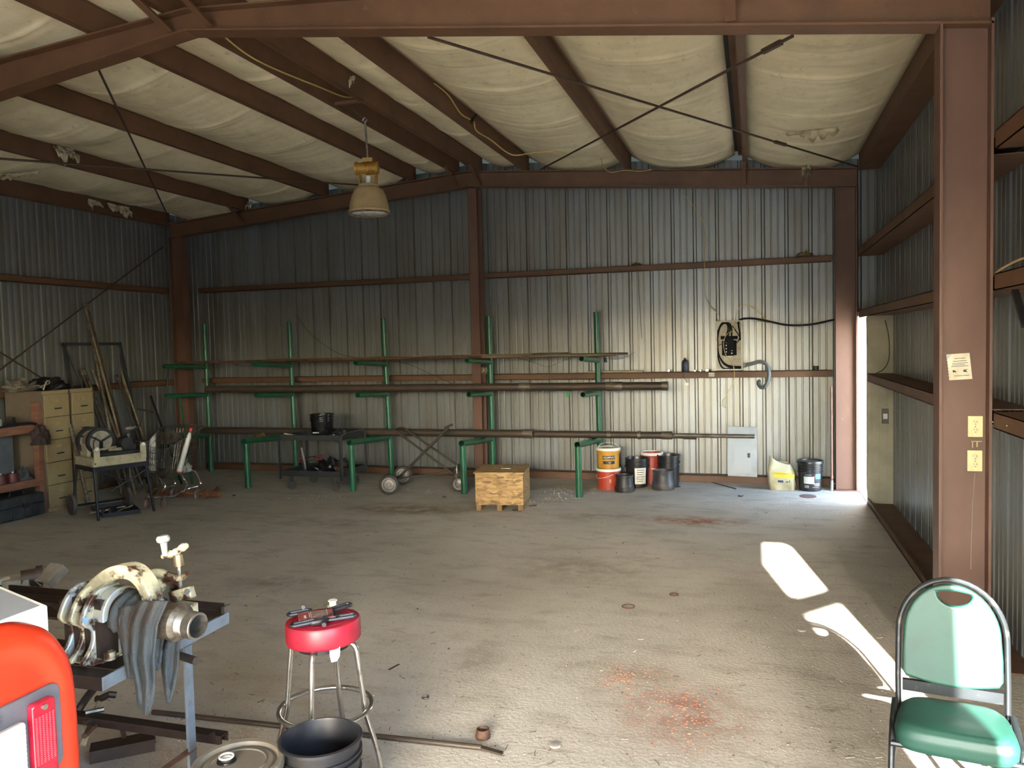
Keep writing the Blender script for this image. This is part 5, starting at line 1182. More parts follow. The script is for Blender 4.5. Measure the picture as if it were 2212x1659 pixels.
# the package of black handles on a red card
def onseat(x, y, dz=0): return at(x, y, Z=SZ+.006+dz)
TOOLP = pm('black_handle_rubber', '1b1c1f', .4, 0, '33353a', 10)
t = thing('handle_set', 'black looped handles tied on a red printed card lying on the stool', 'tool set', onseat(690, 1332))
def loop(p, q, wd, r=.007):
    p, q = V(p), V(q); d = (q-p).normalized(); s_ = V((-d.y, d.x, 0)); pts = []
    for k in range(13): a = PI/2+PI*k/12; pts.append(p+d*(wd+math.cos(a)*wd)+s_*math.sin(a)*wd)
    for k in range(13): a = -PI/2+PI*k/12; pts.append(q-d*(wd-math.cos(a)*wd)+s_*math.sin(a)*wd)
    return MB().tube(pts, r, 8, closed=True)
for a, b in (((622, 1328), (672, 1318)), ((628, 1352), (684, 1340)), ((704, 1322), (757, 1304)), ((706, 1338), (768, 1328))):
    loop(onseat(*a, .012), onseat(*b, .016), .017, .0075).build('handle', TOOLP, t)
MB().bar(onseat(716, 1316, .016), onseat(732, 1336, .012), .016, .012).build('yoke', TOOLP, t)
MB().tube(smooth_path([onseat(672, 1346, .012), onseat(690, 1343, .015), onseat(705, 1336, .016), onseat(716, 1330, .016)], 4), .012, 8).build('grip', TOOLP, t)
MB().cyl(onseat(701, 1334, .02), onseat(700, 1350, .014), .010, n=10).cyl(onseat(682, 1338, .014), onseat(681, 1345, .010), .008, n=10).build('knob', TOOLP, t)
MB().cyl(onseat(655, 1312, .0), onseat(655, 1312, .045), .009, n=10).build('pin', TOOLP, t)
CARD = pm('red_printed_card', '8d4a48', .35, 0, '74393a', 8)
qa = [onseat(643, 1325, .020), onseat(717, 1314, .024), onseat(722, 1331, .024), onseat(645, 1340, .020)]
k = MB().add(qa+[v_-V((0, 0, .006)) for v_ in qa], [(0, 1, 2, 3), (7, 6, 5, 4), (0, 4, 5, 1), (1, 5, 6, 2), (2, 6, 7, 3), (3, 7, 4, 0)]).build('card', CARD, t)
def on_card(u, v): return lerp(lerp(qa[0], qa[1], u), lerp(qa[3], qa[2], u), v)+V((0, 0, .0008))
for (u0, u1, v0, v1, m_) in ((.16, .23, .45, .85, WPL), (.31, .33, .2, .8, WPL), (.36, .375, .02, .98, WPL), (.40, .80, .12, .9, pm('card_picture', '5c4a47', .35, 0, '8d8580', 40)), (.82, .835, .02, .98, WPL)):
    MB().add([on_card(u0, v0), on_card(u1, v0), on_card(u1, v1), on_card(u0, v1)], [(0, 1, 2, 3)]).build('print', m_, k)
c = onseat(719, 1308); t = thing('tape_spool', 'little white spool standing at the back of the stool seat', 'spool', c)
MB().lathe([(0, 0), (.026, 0), (.026, .003), (.016, .004), (.016, .026), (.022, .027), (.022, .030), (0, .030)], c-V((0, 0, .004)), n=24).build('spool', WHITE, t, smooth=40)

# black bucket and the lidded yellow pail
bc = at(692, 1590, Z=.40)
bkt = bucket('bucket', (bc.x, bc.y, 0), .40, .158, .140, pm('worn_black_plastic', '1c1d20', .38, 0, '3c3d40', 5, .5, .8), 'big open black bucket in front of the stool', ribs=(.66, .80, .86), bail=(2.6, -.17, .75))
c = V((bc.x, bc.y, 0)); fa = math.atan2(CAM.y-c.y, CAM.x-c.x)
MB().box(c+V((math.cos(fa+.15)*.160, math.sin(fa+.15)*.160, .275)), (.012, .035, .075), M.Rotation(fa+.15, 3, 'Z')).build('bail_lug', BLACKP, bkt, bevel=.003)
lc2 = at(514, 1640, Z=.395)
LIDM = pm('dusty_grey_lid', '5f594d', .6, 0, '7b7364', 4, .4, .7, col3='4f483c', scale3=7, lo3=.6, hi3=.75)
yb = bucket('bucket', (lc2.x, lc2.y, 0), .385, .158, .145, pm('bright_yellow_plastic', 'c7a62a', .4), 'yellow pail with a dusty grey lid at the bottom edge of the picture', lidmat=LIDM, ribs=(.74, .82, .9), bail=(.6, -.12, .8), bailmat=WPL)
rc = at(489, 1634, Z=.40)
sp_ = MB().lathe([(.0, .0), (.036, .0), (.036, .003), (.0, .003)], V((rc.x, rc.y, .3805)), n=28).build('spout_recess', BLACKP, yb)
MB().lathe([(0, .004), (.022, .004), (.024, .012), (.020, .014), (0, .012)], V((rc.x, rc.y, .382)), n=24).build('spout_cap', CHROME, sp_)
MB().lathe([(.024, .014), (.029, .016), (.029, .021), (.024, .022), (.022, .018), (.024, .014)], V((rc.x, rc.y, .382)), n=28).build('pull_ring', WPL, sp_)
MB().lathe([(.10, .0), (.104, .004), (.108, .0)], V((lc2.x, lc2.y, .3795)), n=40).build('lid_bead', LIDM, yb)

# green vinyl chair in the sun
VIN = pm('green_vinyl', '1a4338', .5, 0, '16382f', 3, spec=.5); FRM = pm('chipped_black_frame', '24282a', .4, .5, '4a4742', 16, .55, .7)
cb = at(2056, 1440, Y=-7.2); CX = cb.x
fwd = V((-.16, -.987, 0)).normalized(); rgt = V((-fwd.y, fwd.x, 0))
def cp(x, y, z): return V((CX, -7.2, 0))+rgt*x+fwd*y+V((0, 0, z))
t = thing('chair', 'green vinyl padded chair standing in the sun by the near column', 'chair', cp(0, .15, 0))
hw = .178
def rake(z): return -.10*(z-.5)
out = []
for k in range(25): a = PI*k/24; out.append((math.cos(a)*hw*.97, .735+math.sin(a)*.205))
out += [(-hw, .66), (-hw, .58), (-hw*.92, .555)]
for k in range(1, 12): u = k/12; out.append((lerp(-hw*.92, hw*.92, u), .555-.022*math.sin(PI*u)))
out += [(hw*.92, .555), (hw, .58), (hw, .66)]
hx = .010
hole = [(hx+lerp(-.062, .062, k/10), .905+.008*math.sin(PI*k/10)) for k in range(11)]+[(hx+math.cos(a)*.062, .905-math.sin(a)*.050) for a in [PI*j/12 for j in range(1, 12)]]
bm = bmesh.new(); es = []
for lp in (out, hole):
    vv = [bm.verts.new(cp(x, rake(z), z)) for x, z in lp]; es += [bm.edges.new((vv[i], vv[(i+1) % len(vv)])) for i in range(len(vv))]
bmesh.ops.triangle_fill(bm, use_beauty=True, use_dissolve=False, edges=es); bmesh.ops.recalc_face_normals(bm, faces=bm.faces)
me = bpy.data.meshes.new('backrest'); bm.transform(ROOTM[t.name]); bm.to_mesh(me); bm.free(); me.materials.append(VIN)
o = bpy.data.objects.new('backrest', me); COL.objects.link(o); o.parent = t
sd = o.modifiers.new('s', 'SOLIDIFY'); sd.thickness = .034; sd.offset = 0
b = o.modifiers.new('b', 'BEVEL'); b.width = .012; b.segments = 3; b.limit_method = 'ANGLE'; b.angle_limit = math.radians(50)
fr_ = [cp(-hw-.014, rake(.5)+.02, .43), cp(-hw-.016, rake(.55), .55)]
for k in range(21): a = PI-PI*k/20; fr_.append(cp(math.cos(a)*(hw+.014), rake(.75+math.sin(a)*.2), .735+math.sin(a)*.222))
fr_ += [cp(hw+.016, rake(.55), .55), cp(hw+.014, rake(.5)+.02, .43)]
MB().tube(fr_, .011, 10).build('back_frame', FRM, t)
MB().bar(cp(-hw, rake(.52)-.005, .515), cp(hw, rake(.52)-.005, .515), .02, .045).build('back_rail', FRM, t)
def seatfn(u, v):
    a = 2*PI*u; c_, s_ = math.cos(a), math.sin(a); sq = lambda q: math.copysign(abs(q)**.45, q)
    y = .17+.17*sq(s_); wdt = lerp(.185, .215, min(1, max(0, (y-.0)/.34)))
    x = wdt*sq(c_)
    prof = [(0, .485), (.55, .492), (.86, .486), (.96, .47), (1.0, .445), (.99, .41), (.95, .395), (0, .395)]
    i = min(int(v*7), 6); f = v*7-i; r = lerp(prof[i][0], prof[i+1][0], f); z = lerp(prof[i][1], prof[i+1][1], f)
    return cp(x*r, .17+(y-.17)*r, z)
MB().grid(seatfn, 44, 28).build('seat', VIN, t, smooth=60)
MB().tube([cp(*p_) for p_ in ((-.2, .02, .40), (-.212, .30, .40), (.212, .30, .40), (.2, .02, .40))], .011, 8, closed=True).build('seat_frame', FRM, t)
for s_ in (-1, 1):
    MB().tube(smooth_path([cp(s_*.205, .06, .47), cp(s_*.212, .20, .43), cp(s_*.214, .29, .38), cp(s_*.222, .37, .0)], 5), .0125, 10).build('front_leg', FRM, t)
    MB().tube(smooth_path([cp(s_*(hw+.014), rake(.5)+.02, .44), cp(s_*.20, .05, .36), cp(s_*.215, -.02, .18), cp(s_*.222, -.08, .0)], 5), .0125, 10).build('rear_leg', FRM, t)
    MB().bar(cp(s_*.217, .345, .18), cp(s_*.216, -.02, .18), .014, .014).build('side_stretcher', FRM, t)
for x in (-.09, .09): MB().bar(cp(x, .02, .385), cp(x, .30, .385), .02, .015).build('under_slat', FRM, t)

# pry bar on the floor
a, b = at(330, 1538, Z=.014), at(1040, 1615, Z=.014); e = at(1085, 1628, Z=.01)
t = thing('pry_bar', 'long dark steel bar lying on the floor behind the stool', 'bar', lerp(a, b, .5))
MB().cyl(a, b, .0135, n=10).build('shank', PIPE, t); d = (e-b).normalized()
MB().bar(b, e, .026, .010).build('flat_tip', PIPE, t)
c = at(1036, 1604, Z=.0)
tag(MB().lathe([(.026, 0), (.036, 0), (.038, .012), (.032, .045), (.026, .046), (.022, .03), (.026, 0)], c+V((.0, .05, 0)), n=24).build('collar', RUST), 'rusty steel collar lying against the tip of the floor bar', 'collar')

# ================================================================ bench with pipe vise
BLUEG = pm('blue_grey_worn_paint', '7d8894', .5, .3, '6b6d70', 8, .45, .7, col3='7a5b45', scale3=14, lo3=.62, hi3=.72)
DARKST = pm('oily_dark_steel', '3b2f29', .5, .4, '2a2320', 8)
BX, BY0, BY1, BZ = 1.63, -8.44, -7.72, .78
t = thing('steel_bench', 'steel pipe bench with blue-grey legs carrying the vise', 'bench', (1.1, -8.1, 0))
MB().bar((BX, BY0, BZ-.025), (BX, BY1, BZ-.025), .012, .05).build('end_bar', BLUEG, t, bevel=.001)
for y, nm in ((BY1, 'rear_rail'), (BY0, 'front_rail')):
    s_ = 1 if y == BY1 else -1
    MB().bar((-.6, y, BZ-.025), (BX, y, BZ-.025), .008, .05).bar((-.6, y-s_*.03, BZ-.004), (BX, y-s_*.03, BZ-.004), .065, .008).build(nm, DARKST, t)
MB().bar((-.6, BY1-.15, BZ-.02), (BX-.01, BY1-.15, BZ-.02), .12, .012).bar((-.6, BY0+.2, BZ-.02), (BX-.01, BY0+.2, BZ-.02), .2, .012).build('bed_plank', DARKST, t)
MB().bar((-.6, BY1+.002, BZ+.02), (BX-.02, BY1+.002, BZ+.02), .006, .035).build('rail_lip', DARKST, t)
MB().bar((BX-.012, BY1-.005, BZ+.015), (BX+.004, BY1-.005, BZ+.015), .05, .03).build('end_stop', BARE, t)
for x, y in ((BX+.01, -7.98), (-.5, -7.98), (1.22, -8.38), (-.5, -8.38)):
    MB().bar((x, y-.02, 0), (x, y-.02, BZ-.05), .008, .042, V((0, 1, 0))).bar((x-.02, y, 0), (x-.02, y, BZ-.05), .042, .008, V((0, 1, 0))).build('leg', BLUEG, t)
MB().bar((-.5, -7.86, .29), (BX, -7.86, .29), .05, .008).bar((-.5, -7.84, .27), (BX, -7.84, .27), .006, .05).build('lower_rail', DARKST, t)
q1 = at(485, 1585, Z=.27)
MB().sec((-.5, q1.y, .25), (q1.x, q1.y, .25), [(-.025, .02), (.025, .02), (.025, -.02), (.019, -.02), (.019, .014), (-.019, .014), (-.019, -.02), (-.025, -.02)]).build('lower_channel', DARKST, t)
MB().bar((BX, -7.98, .285), (BX, -8.9+.5, .285), .035, .006).build('side_strap', pm('rusty_pink_strap', '8b6b5d', .7, 0, '6d4f42', 8), t)

# the vise
CREAMV = pm('chipped_cream_casting', 'cfc6a4', .38, .15, '918d7a', 9, .42, .62, col3='432b20', scale3=13, lo3=.50, hi3=.58)
BLUV = pm('chipped_pale_blue_casting', 'a9b3b8', .35, .3, 'b8ae8f', 9, .42, .66, col3='432b20', scale3=12, lo3=.50, hi3=.58)
E0 = at(428, 1353, Y=-8.3); E1 = at(262, 1319, Z=.962); pd = (E0-E1).normalized(); PRAD = .066
def vp(x, y, off=0):
    """point seen at pixel x, y on the upright plane through the pipe axis, moved off metres away from the camera"""
    n_ = V((pd.y, -pd.x, 0)).normalized()
    if n_.dot(CAM-E0) < 0: n_ = -n_
    o_ = E0-n_*off; d = rt*(x-1106)/CF-up*(y-829.5)/CF+fw
    return CAM+d*((o_-CAM).dot(n_)/d.dot(n_))
t = thing('pipe_vise', 'chipped cream pipe vise with a big curved arm on the steel bench', 'vise', vp(220, 1430))
# pipe support jaws: ribbed cradle below and around the pipe
cA = E1-pd*.02
def ringseg(c, r0, r1, wdt, a0_, a1_, n=16):
    """arc plate round the pipe axis: angles measured from up, towards the camera side"""
    s_ = pd.cross(V((0, 0, 1))).normalized()
    if s_.dot(CAM-E0) < 0: s_ = -s_
    u_ = V((0, 0, 1)); mb = MB(); vs = []
    for k in range(n+1):
        a = lerp(a0_, a1_, k/n); d = u_*math.cos(a)+s_*math.sin(a)
        for r, o_ in ((r0, -wdt/2), (r1, -wdt/2), (r1, wdt/2), (r0, wdt/2)): vs.append(c+d*r+pd*o_)
    fs = []
    for k in range(n):
        for j in range(4): l = (j+1) % 4; fs.append((k*4+j, k*4+l, k*4+4+l, k*4+4+j))
    fs += [(0, 1, 2, 3), (n*4+3, n*4+2, n*4+1, n*4)]
    return mb.add(vs, fs)
ringseg(E1-pd*.01, .068, .095, .05, -1.3, 1.75).build('collar_jaw', BLUV, t, bevel=.004)
ringseg(E1-pd*.075, .066, .088, .09, -1.2, 1.45).build('jaw_shell', CREAMV, t, bevel=.004)
sd_ = pd.cross(V((0, 0, 1))).normalized()
if sd_.dot(CAM-E0) < 0: sd_ = -sd_
fin = [(-.03, .10), (.05, .098), (.085, .085), (.118, .05), (.138, .012), (.142, -.008), (.128, -.030), (.104, -.046), (.096, -.07), (.104, -.105), (.128, -.138), (.15, -.158), (.15, -.172), (-.03, -.172)]
fin = [(q.x, q.y) for q in smooth_path([V((a_, b_, 0)) for a_, b_ in fin[1:-2]], 3)]
fin = [(-.03, .10)]+fin+[(.15, -.172), (-.03, -.172)]
for k in range(3):
    c = E1-pd*(.045+.058*k)
    MB().prism(fin, c-pd*.009, sd_, V((0, 0, 1)), .020 if sd_.cross(V((0, 0, 1))).dot(pd) > 0 else -.020).build('jaw_rib', BLUV if k != 1 else CREAMV, t, bevel=.005)
MB().box(E1-pd*.10+sd_*.055+V((0, 0, -.05)), (.20, .07, .22), M.Rotation(math.atan2(pd.y, pd.x), 3, 'Z')).build('jaw_core', DARKST, t)
kn = E1-pd*.035+sd_*.128+V((0, 0, .0)); MB().cyl(kn, kn+(CAM-kn).normalized()*.02, .011, n=6).build('bolt', pm('blue_bolt', '4f6d96', .4, .4), t)
MB().box(vp(215, 1400), (.16, .12, .10), M.Rotation(math.atan2(pd.y, pd.x), 3, 'Z'), taper=.7).build('pedestal', CREAMV, t, bevel=.012)
fb = vp(208, 1428); MB().box(V((fb.x, fb.y, BZ+.012)), (.24, .22, .024), M.Rotation(math.atan2(pd.y, pd.x), 3, 'Z')).build('base_plate', CREAMV, t, bevel=.006)
fb = vp(238, 1424, -.07); MB().cyl(V((fb.x, fb.y, BZ+.02)), V((fb.x, fb.y, BZ+.05)), .022, n=12).build('hold_down_lug', CREAMV, t)
# big curved channel arm
apx = [(128, 1306), (150, 1304), (178, 1288), (205, 1262), (232, 1243), (258, 1236), (282, 1242), (302, 1264), (314, 1290), (318, 1315)]
arm = smooth_path([vp(x, y, -.05) for x, y in apx], 5)
mb = MB(); n_ = len(arm); away = V((-pd.y, pd.x, 0)).normalized()
if away.dot(CAM-E0) > 0: away = -away
vs = []; fs = []
for i, p_ in enumerate(arm):
    tg_ = (arm[min(i+1, n_-1)]-arm[max(i-1, 0)]).normalized(); nn = tg_.cross(away).normalized()
    if nn.z < -.2: nn = -nn
    hh = .026*(.75+.25*math.sin(PI*i/(n_-1))) if i < n_-12 else .024
    for x_, y_ in ((-.03, hh), (.03, hh), (.034, hh*.6), (.026, -hh*.7), (.03, -hh), (-.03, -hh), (-.026, -hh*.7), (-.034, hh*.6)): vs.append(p_+away*(.03+x_)+nn*y_)
for i in range(n_-1):
    for j in range(8): l = (j+1) % 8; fs.append((i*8+j, i*8+l, i*8+8+l, i*8+8+j))
fs += [tuple(range(8)), tuple((n_-1)*8+j for j in range(7, -1, -1))]
MB().add(vs, fs).build('curved_arm', CREAMV, t, smooth=50, bevel=.003)
MB().tube([vp(118, 1308, -.02), vp(126, 1313, -.05), vp(136, 1312, -.07)], .010, 8).build('arm_hook', DARKST, t)
# smaller rear arm, screw and crank
arm2 = smooth_path([vp(308, 1262, .12), vp(322, 1244, .12), vp(345, 1238, .12), vp(370, 1246, .12), vp(392, 1248, .12), vp(404, 1238, .12)], 5)
MB().tube(arm2, .022, 10, rad=[.024-.014*i/(len(arm2)-1) for i in range(len(arm2))]).build('rear_arm', CREAMV, t)
MB().cyl(vp(391, 1272, .12), vp(386, 1215, .12), .0085, n=10).build('screw', BARE, t)
MB().cyl(vp(387, 1222, .12), vp(384, 1198, .12), .020, .017, n=14).build('screw_collar', pm('brassy_collar', '8f8266', .4, .5, '5d4a35', 12), t)
c = MB().tube(smooth_path([vp(352, 1202, .12), vp(364, 1198, .12), vp(378, 1194, .12), vp(392, 1184, .12), vp(404, 1178, .12)], 5), .013, 8, rad=[.011, .011, .012, .012, .012, .014, .017, .016, .013, .013, .016, .017, .015, .012, .012, .015, .016, .015, .012, .012, .009]).build('crank', CREAMV, t)
k0 = vp(357, 1200, .10); k1 = vp(352, 1162, .10)
MB().lathe([(0, 0), (.010, 0), (.011, .02), (.013, .045), (.014, .05), (.024, .056), (.026, .068), (.020, .078), (.008, .08), (0, .079)], k0, k1-k0, 24).build('crank_knob', pm('grey_plastic_knob', '9a9a98', .35), t, smooth=40)
rc_ = vp(352, 1283, .12); rd = V((pd.x, pd.y, 0)).normalized()
MB().lathe([(.040, -.035), (.058, -.035), (.062, -.02), (.062, .03), (.056, .04), (.044, .04), (.040, .03), (.040, -.035)], rc_, pd, 32).build('guide_ring', CREAMV, t, smooth=40)
MB().bar(vp(372, 1290, .10), vp(416, 1278, .10), .03, .045).build('ring_ear', CREAMV, t, bevel=.004)
eb = vp(404, 1278, .08); MB().cyl(eb, eb+(CAM-eb).normalized()*.012, .012, n=6).build('ear_bolt', BLACKM, t)
MB().box(vp(392, 1318, .12)+V((0, 0, -.0)), (.10, .08, .05), M.Rotation(math.atan2(pd.y, pd.x), 3, 'Z')).build('rear_foot', CREAMV, t, bevel=.006)
MB().bar(vp(345, 1310, .12), vp(352, 1360, .12), .07, .06).build('rear_post', DARKST, t)
# the pipe held in it
tp = thing('threaded_pipe', 'short steel pipe with a bright threaded end held in the vise', 'pipe', E1)
MB().pipe(E1-pd*.10, E0-pd*.09, PRAD, .012, 32).build('pipe_body', pm('brown_steel_pipe', '6e5a45', .45, .5, '54432f', 7, .4, .65), tp)
MB().lathe([(PRAD, -.12), (PRAD+.003, -.11), (PRAD+.003, -.085), (PRAD-.006, -.075), (.050, -.07)], E0, pd, 36).build('shoulder', PIPEL, tp, smooth=30)
pr_ = [(.050, -.075)]
for k in range(9): pr_ += [(.0505, -.07+.0035*k), (.0488, -.068+.0035*k)]
pr_ += [(.0505, -.036), (.0505, -.003), (.048, 0), (.042, 0), (.041, -.004), (.041, -.12)]
MB().lathe(pr_, E0, pd, 40).build('threaded_end', BARE, tp, smooth=25)
# grey towel over the pipe
TOW = pm('dirty_grey_towel', '484d50', .95, 0, '3d4144', 5, .4, .7, col3='53453a', scale3=3.2, lo3=.55, hi3=.7, bump=.5, bscale=90)
tt = thing('shop_towel', 'dirty grey towel draped over the pipe in the vise', 'towel', lerp(E1, E0, .3))
side = pd.cross(V((0, 0, 1))).normalized()
if side.dot(CAM-E0) < 0: side = -side
Lw = (E0-E1).length
def wrapfn(u, v):
    a = lerp(-2.2, 2.3, u); s_ = lerp(.02, Lw*.50, v)+.02*math.sin(a*2)
    r = PRAD+.012+.007*math.sin(s_*130+a*1.5)+.004*mnoise.noise(V((a*3, s_*30, 0)))
    return E1+pd*s_+V((0, 0, math.cos(a)*r))+side*math.sin(a)*r
MB().grid(wrapfn, 40, 36).build('wrap', TOW, tt, smooth=70, solid=.006)
def lobe(left, right, off, name, amp=.016, nf=2.5):
    """hanging fold between two pixel outlines (same number of rows)"""
    n = len(left)-1
    def f(u, v):
        i = min(int(v*n), n-1); g = v*n-i
        l_ = lerp(V((*left[i], 0)), V((*left[i+1], 0)), g); r_ = lerp(V((*right[i], 0)), V((*right[i+1], 0)), g)
        q = lerp(l_, r_, u); fold = math.sin(u*PI*nf+v*1.2)*amp*(.4+.6*math.sin(PI*min(1, v+.2)))+.006*mnoise.noise(V((u*4, v*7, off*10)))
        edge = (abs(u-.5)*2)**3*.015
        return vp(q.x, q.y, off-fold+edge)
    return MB().grid(f, 30, 40).build(name, TOW, tt, smooth=75, solid=.007)
lobe([(258, 1312), (256, 1352), (264, 1400), (272, 1440), (276, 1462), (280, 1466)], [(318, 1300), (310, 1350), (306, 1400), (300, 1430), (290, 1458), (284, 1466)], -.082, 'rear_fold', .007, 3)
lobe([(300, 1298), (282, 1350), (281, 1420), (294, 1480), (298, 1525), (312, 1543)], [(362, 1298), (340, 1350), (333, 1420), (336, 1470), (333, 1510), (318, 1545)], -.10, 'front_fold', .010, 4)
lobe([(362, 1368), (350, 1405), (350, 1445), (356, 1490), (360, 1512), (362, 1518)], [(392, 1365), (387, 1400), (386, 1440), (378, 1480), (370, 1508), (364, 1518)], .055, 'back_fold', .014, 2)
lobe([(320, 1372), (326, 1390), (330, 1410), (333, 1428), (335, 1440), (338, 1447)], [(356, 1368), (352, 1390), (350, 1410), (347, 1430), (344, 1442), (340, 1447)], .03, 'middle_fold', .008, 2)
# odd pieces on and under the bench
tag(MB().pipe(vp(388, 1416, .20), vp(424, 1428, .17), .016, .015, 14).build('pipe_nipple', PIPE), 'dark pipe stub sticking out below the towel', 'pipe stub')
def bxp(x, y, z=BZ+.02): return at(x, y, Z=z)
c = bxp(108, 1246, BZ+.07)
tag(MB().sec(bxp(92, 1262, BZ+.03), bxp(128, 1222, BZ+.10), [(-.05, .02), (.05, .02), (.05, -.03), (.044, -.03), (.044, .014), (-.044, .014), (-.044, -.03), (-.05, -.03)]).build('channel_offcut', pm('zinc_channel', '908c82', .45, .4, '6d6a62', 9), bevel=.002), 'silver channel offcut propped on the far left of the bench', 'offcut')
tag(MB().cyl(bxp(45, 1252, BZ+.05), bxp(84, 1246, BZ+.05), .045, n=18).cyl(bxp(78, 1246, BZ+.05), bxp(92, 1244, BZ+.05), .055, n=18).build('coupling', DARKST), 'dark coupling lying behind the silver offcut on the bench', 'coupling')
tag(MB().bar(bxp(12, 1262, BZ+.03), bxp(70, 1258, BZ+.03), .09, .05).build('wood_block', pm('grey_block', '6f6d62', .8, 0, '8a8474', 9), bevel=.004), 'weathered grey block on the bench by the left edge', 'block')
tag(MB().bar(bxp(-10, 1258, BZ+.05), bxp(22, 1252, BZ+.05), .04, .03).build('wood_block', pm('whitish_block', 'a39e8e', .8, 0, '77705f', 9), bevel=.004), 'small whitish block at the very left edge of the bench', 'block')
a, b = at(216, 1510, Z=.31), at(178, 1610, Z=.16)
t = thing('hammer', 'hammer with a pale worn wooden handle under the bench', 'hammer', lerp(a, b, .5))
MB().cyl(a, b, .010, .014, n=10).build('handle', pm('worn_cream_handle', 'a39678', .7, 0, '6b5d45', 9), t)
hdd = at(236, 1500, Z=.33); MB().tube([a+V((-.02, .0, 0)), a, lerp(a, hdd, .6), hdd, hdd+V((.02, .02, -.01))], .016, 8).build('head', DARKST, t)
tag(MB().tube(smooth_path([vp(225, 1462, -.02), vp(205, 1485, -.03), vp(185, 1510, -.04), vp(172, 1530, -.05)], 4), .016, 8).build('vise_lever', pm('oily_black_metal', '1d1917', .2, .6, '6a655d', 30, .6, .7)), 'oily black lever hanging under the bench end', 'lever')
a, b = at(195, 1628, Z=.03), at(335, 1600, Z=.03)
tag(MB().sec(a, b, [(-.05, .03), (.05, .03), (.05, -.03), (.044, -.03), (.044, .024), (-.044, .024), (-.044, -.03), (-.05, -.03)]).build('channel_bar', DARKST), 'dark channel piece lying on the floor under the bench', 'channel')
tag(MB().cyl(at(258, 1552, Z=.25), at(268, 1590, Z=.12), .012, n=8).build('hanging_bolt', RUST), 'rusty bolt hanging from the lower bench rail', 'bolt')
for k, (a, b) in enumerate((((185, 1540), (225, 1532)), ((182, 1562), (215, 1545)), ((182, 1590), (205, 1568)))):
    tag(MB().cyl(at(*a, Z=.30-.03*k), at(*b, Z=.30-.03*k), .012, n=8).build('steel_rod', [BARE, PIPE, RUST][k]), ['bright rod stub on the lower bench rail by the orange fender', 'dark rod stub under the bench by the orange fender', 'rusty rod stub lowest under the bench by the orange fender'][k], 'rod stub')

# ================================================================ orange machine at the left edge
ORG = pm('orange_red_machine_paint', 'cc3318', .32, 0, 'bd2c14', 3, spec=.5)
t = thing('tractor_fender', 'glossy orange-red machine fender with tail lights at the lower left corner', 'machine fender', (1.6, -9.3, .0))
FX = 2.0
# side profile in Y,Z with a generous crown; lofted inward with rounded shoulders
prof = [(-9.75, .35), (-9.75, 1.12), (-9.62, 1.165), (-9.4, 1.200), (-9.2, 1.222), (-9.10, 1.226), (-9.03, 1.216), (-8.96, 1.180), (-8.91, 1.12), (-8.880, 1.04), (-8.870, .9), (-8.869, .7), (-8.869, .35)]
pv = smooth_path([V((0, y, z)) for y, z in prof[1:-1]], 5)
pv = [V((0, -9.75, .35))]+pv+[V((0, -8.869, .35))]
cen = V((0, -9.35, .75))
def ring(x, sh): return [V((x, cen.y+(p_.y-cen.y)*(1-sh/.45), cen.z+(p_.z-cen.z)*(1-sh/.48))) for p_ in pv]
rows = [ring(1.90, .03), ring(1.915, .01), ring(1.93, .0), ring(1.962, .004), ring(1.983, .014), ring(1.994, .03), ring(1.998, .05), ring(1.996, .058), ring(1.988, .075), ring(1.984, .09), ring(1.984, .10)]
n_ = len(pv); vs = [p_ for r_ in rows for p_ in r_]; fs = []
for j in range(len(rows)-1):
    for i in range(n_-1): fs.append((j*n_+i, j*n_+i+1, (j+1)*n_+i+1, (j+1)*n_+i))
fs.append(tuple((len(rows)-1)*n_+i for i in range(n_)))
MB().add(vs, fs).build('fender_shell', ORG, t, smooth=60)
X1 = 1.986
def plate(y0, y1, z0, z1, x0, x1, r, mat, name, par):
    pts = []
    for cx_, cz_, a_ in ((y1-r, z1-r, 0), (y0+r, z1-r, 90), (y0+r, z0+r, 180), (y1-r, z0+r, 270)):
        for k in range(6): a = math.radians(a_+18*k); pts.append((cx_+math.cos(a)*r, cz_+math.sin(a)*r))
    return MB().prism(pts, (x0, 0, 0), (0, 1, 0), (0, 0, 1), x1-x0).build(name, mat, par, bevel=.003)
BEZ = pm('grey_bezel', '5c5a60', .5, 0, '504e54', 6)
bz = plate(-9.42, -8.947, .775, 1.024, X1-.004, X1+.008, .03, BEZ, 'light_bezel', t)
RL = pm('red_lens', '8f1026', .15, 0, 'a31a2f', 30, spec=.7)
ln = plate(-9.058, -8.985, .762, .998, X1+.008, X1+.030, .012, RL, 'red_lens', t)
for j in range(6):
    mb = MB()
    for i in range(26): mb.box((X1+.0305, -9.049+.0108*j, .828+.0052*i), (.002, .0052, .0026))
    mb.build('prism_row', pm('lens_facet', 'b5525f', .2) if j == 0 else bpy.data.materials['lens_facet'], ln)
for z in (.980, .79): MB().cyl((X1+.029, -9.021, z), (X1+.034, -9.021, z), .008, n=14).build('screw', CHROME, ln)
cl = plate(-9.225, -9.075, .74, .965, X1+.008, X1+.024, .012, pm('clear_ribbed_lens', 'b9b5ad', .2, .2), 'clear_lens', t)
for i in range(17): MB().box((X1+.025, -9.15, .752+.0125*i), (.005, .14, .006)).build('lens_rib', pm('lens_rib_white', 'd9d6ce', .2, .1) if i == 0 else bpy.data.materials['lens_rib_white'], cl)
for i in range(5): MB().box((X1+.009, -9.18, .975+.007*i), (.003, .10, .0022)).build('moulding_line', BEZ, bz)
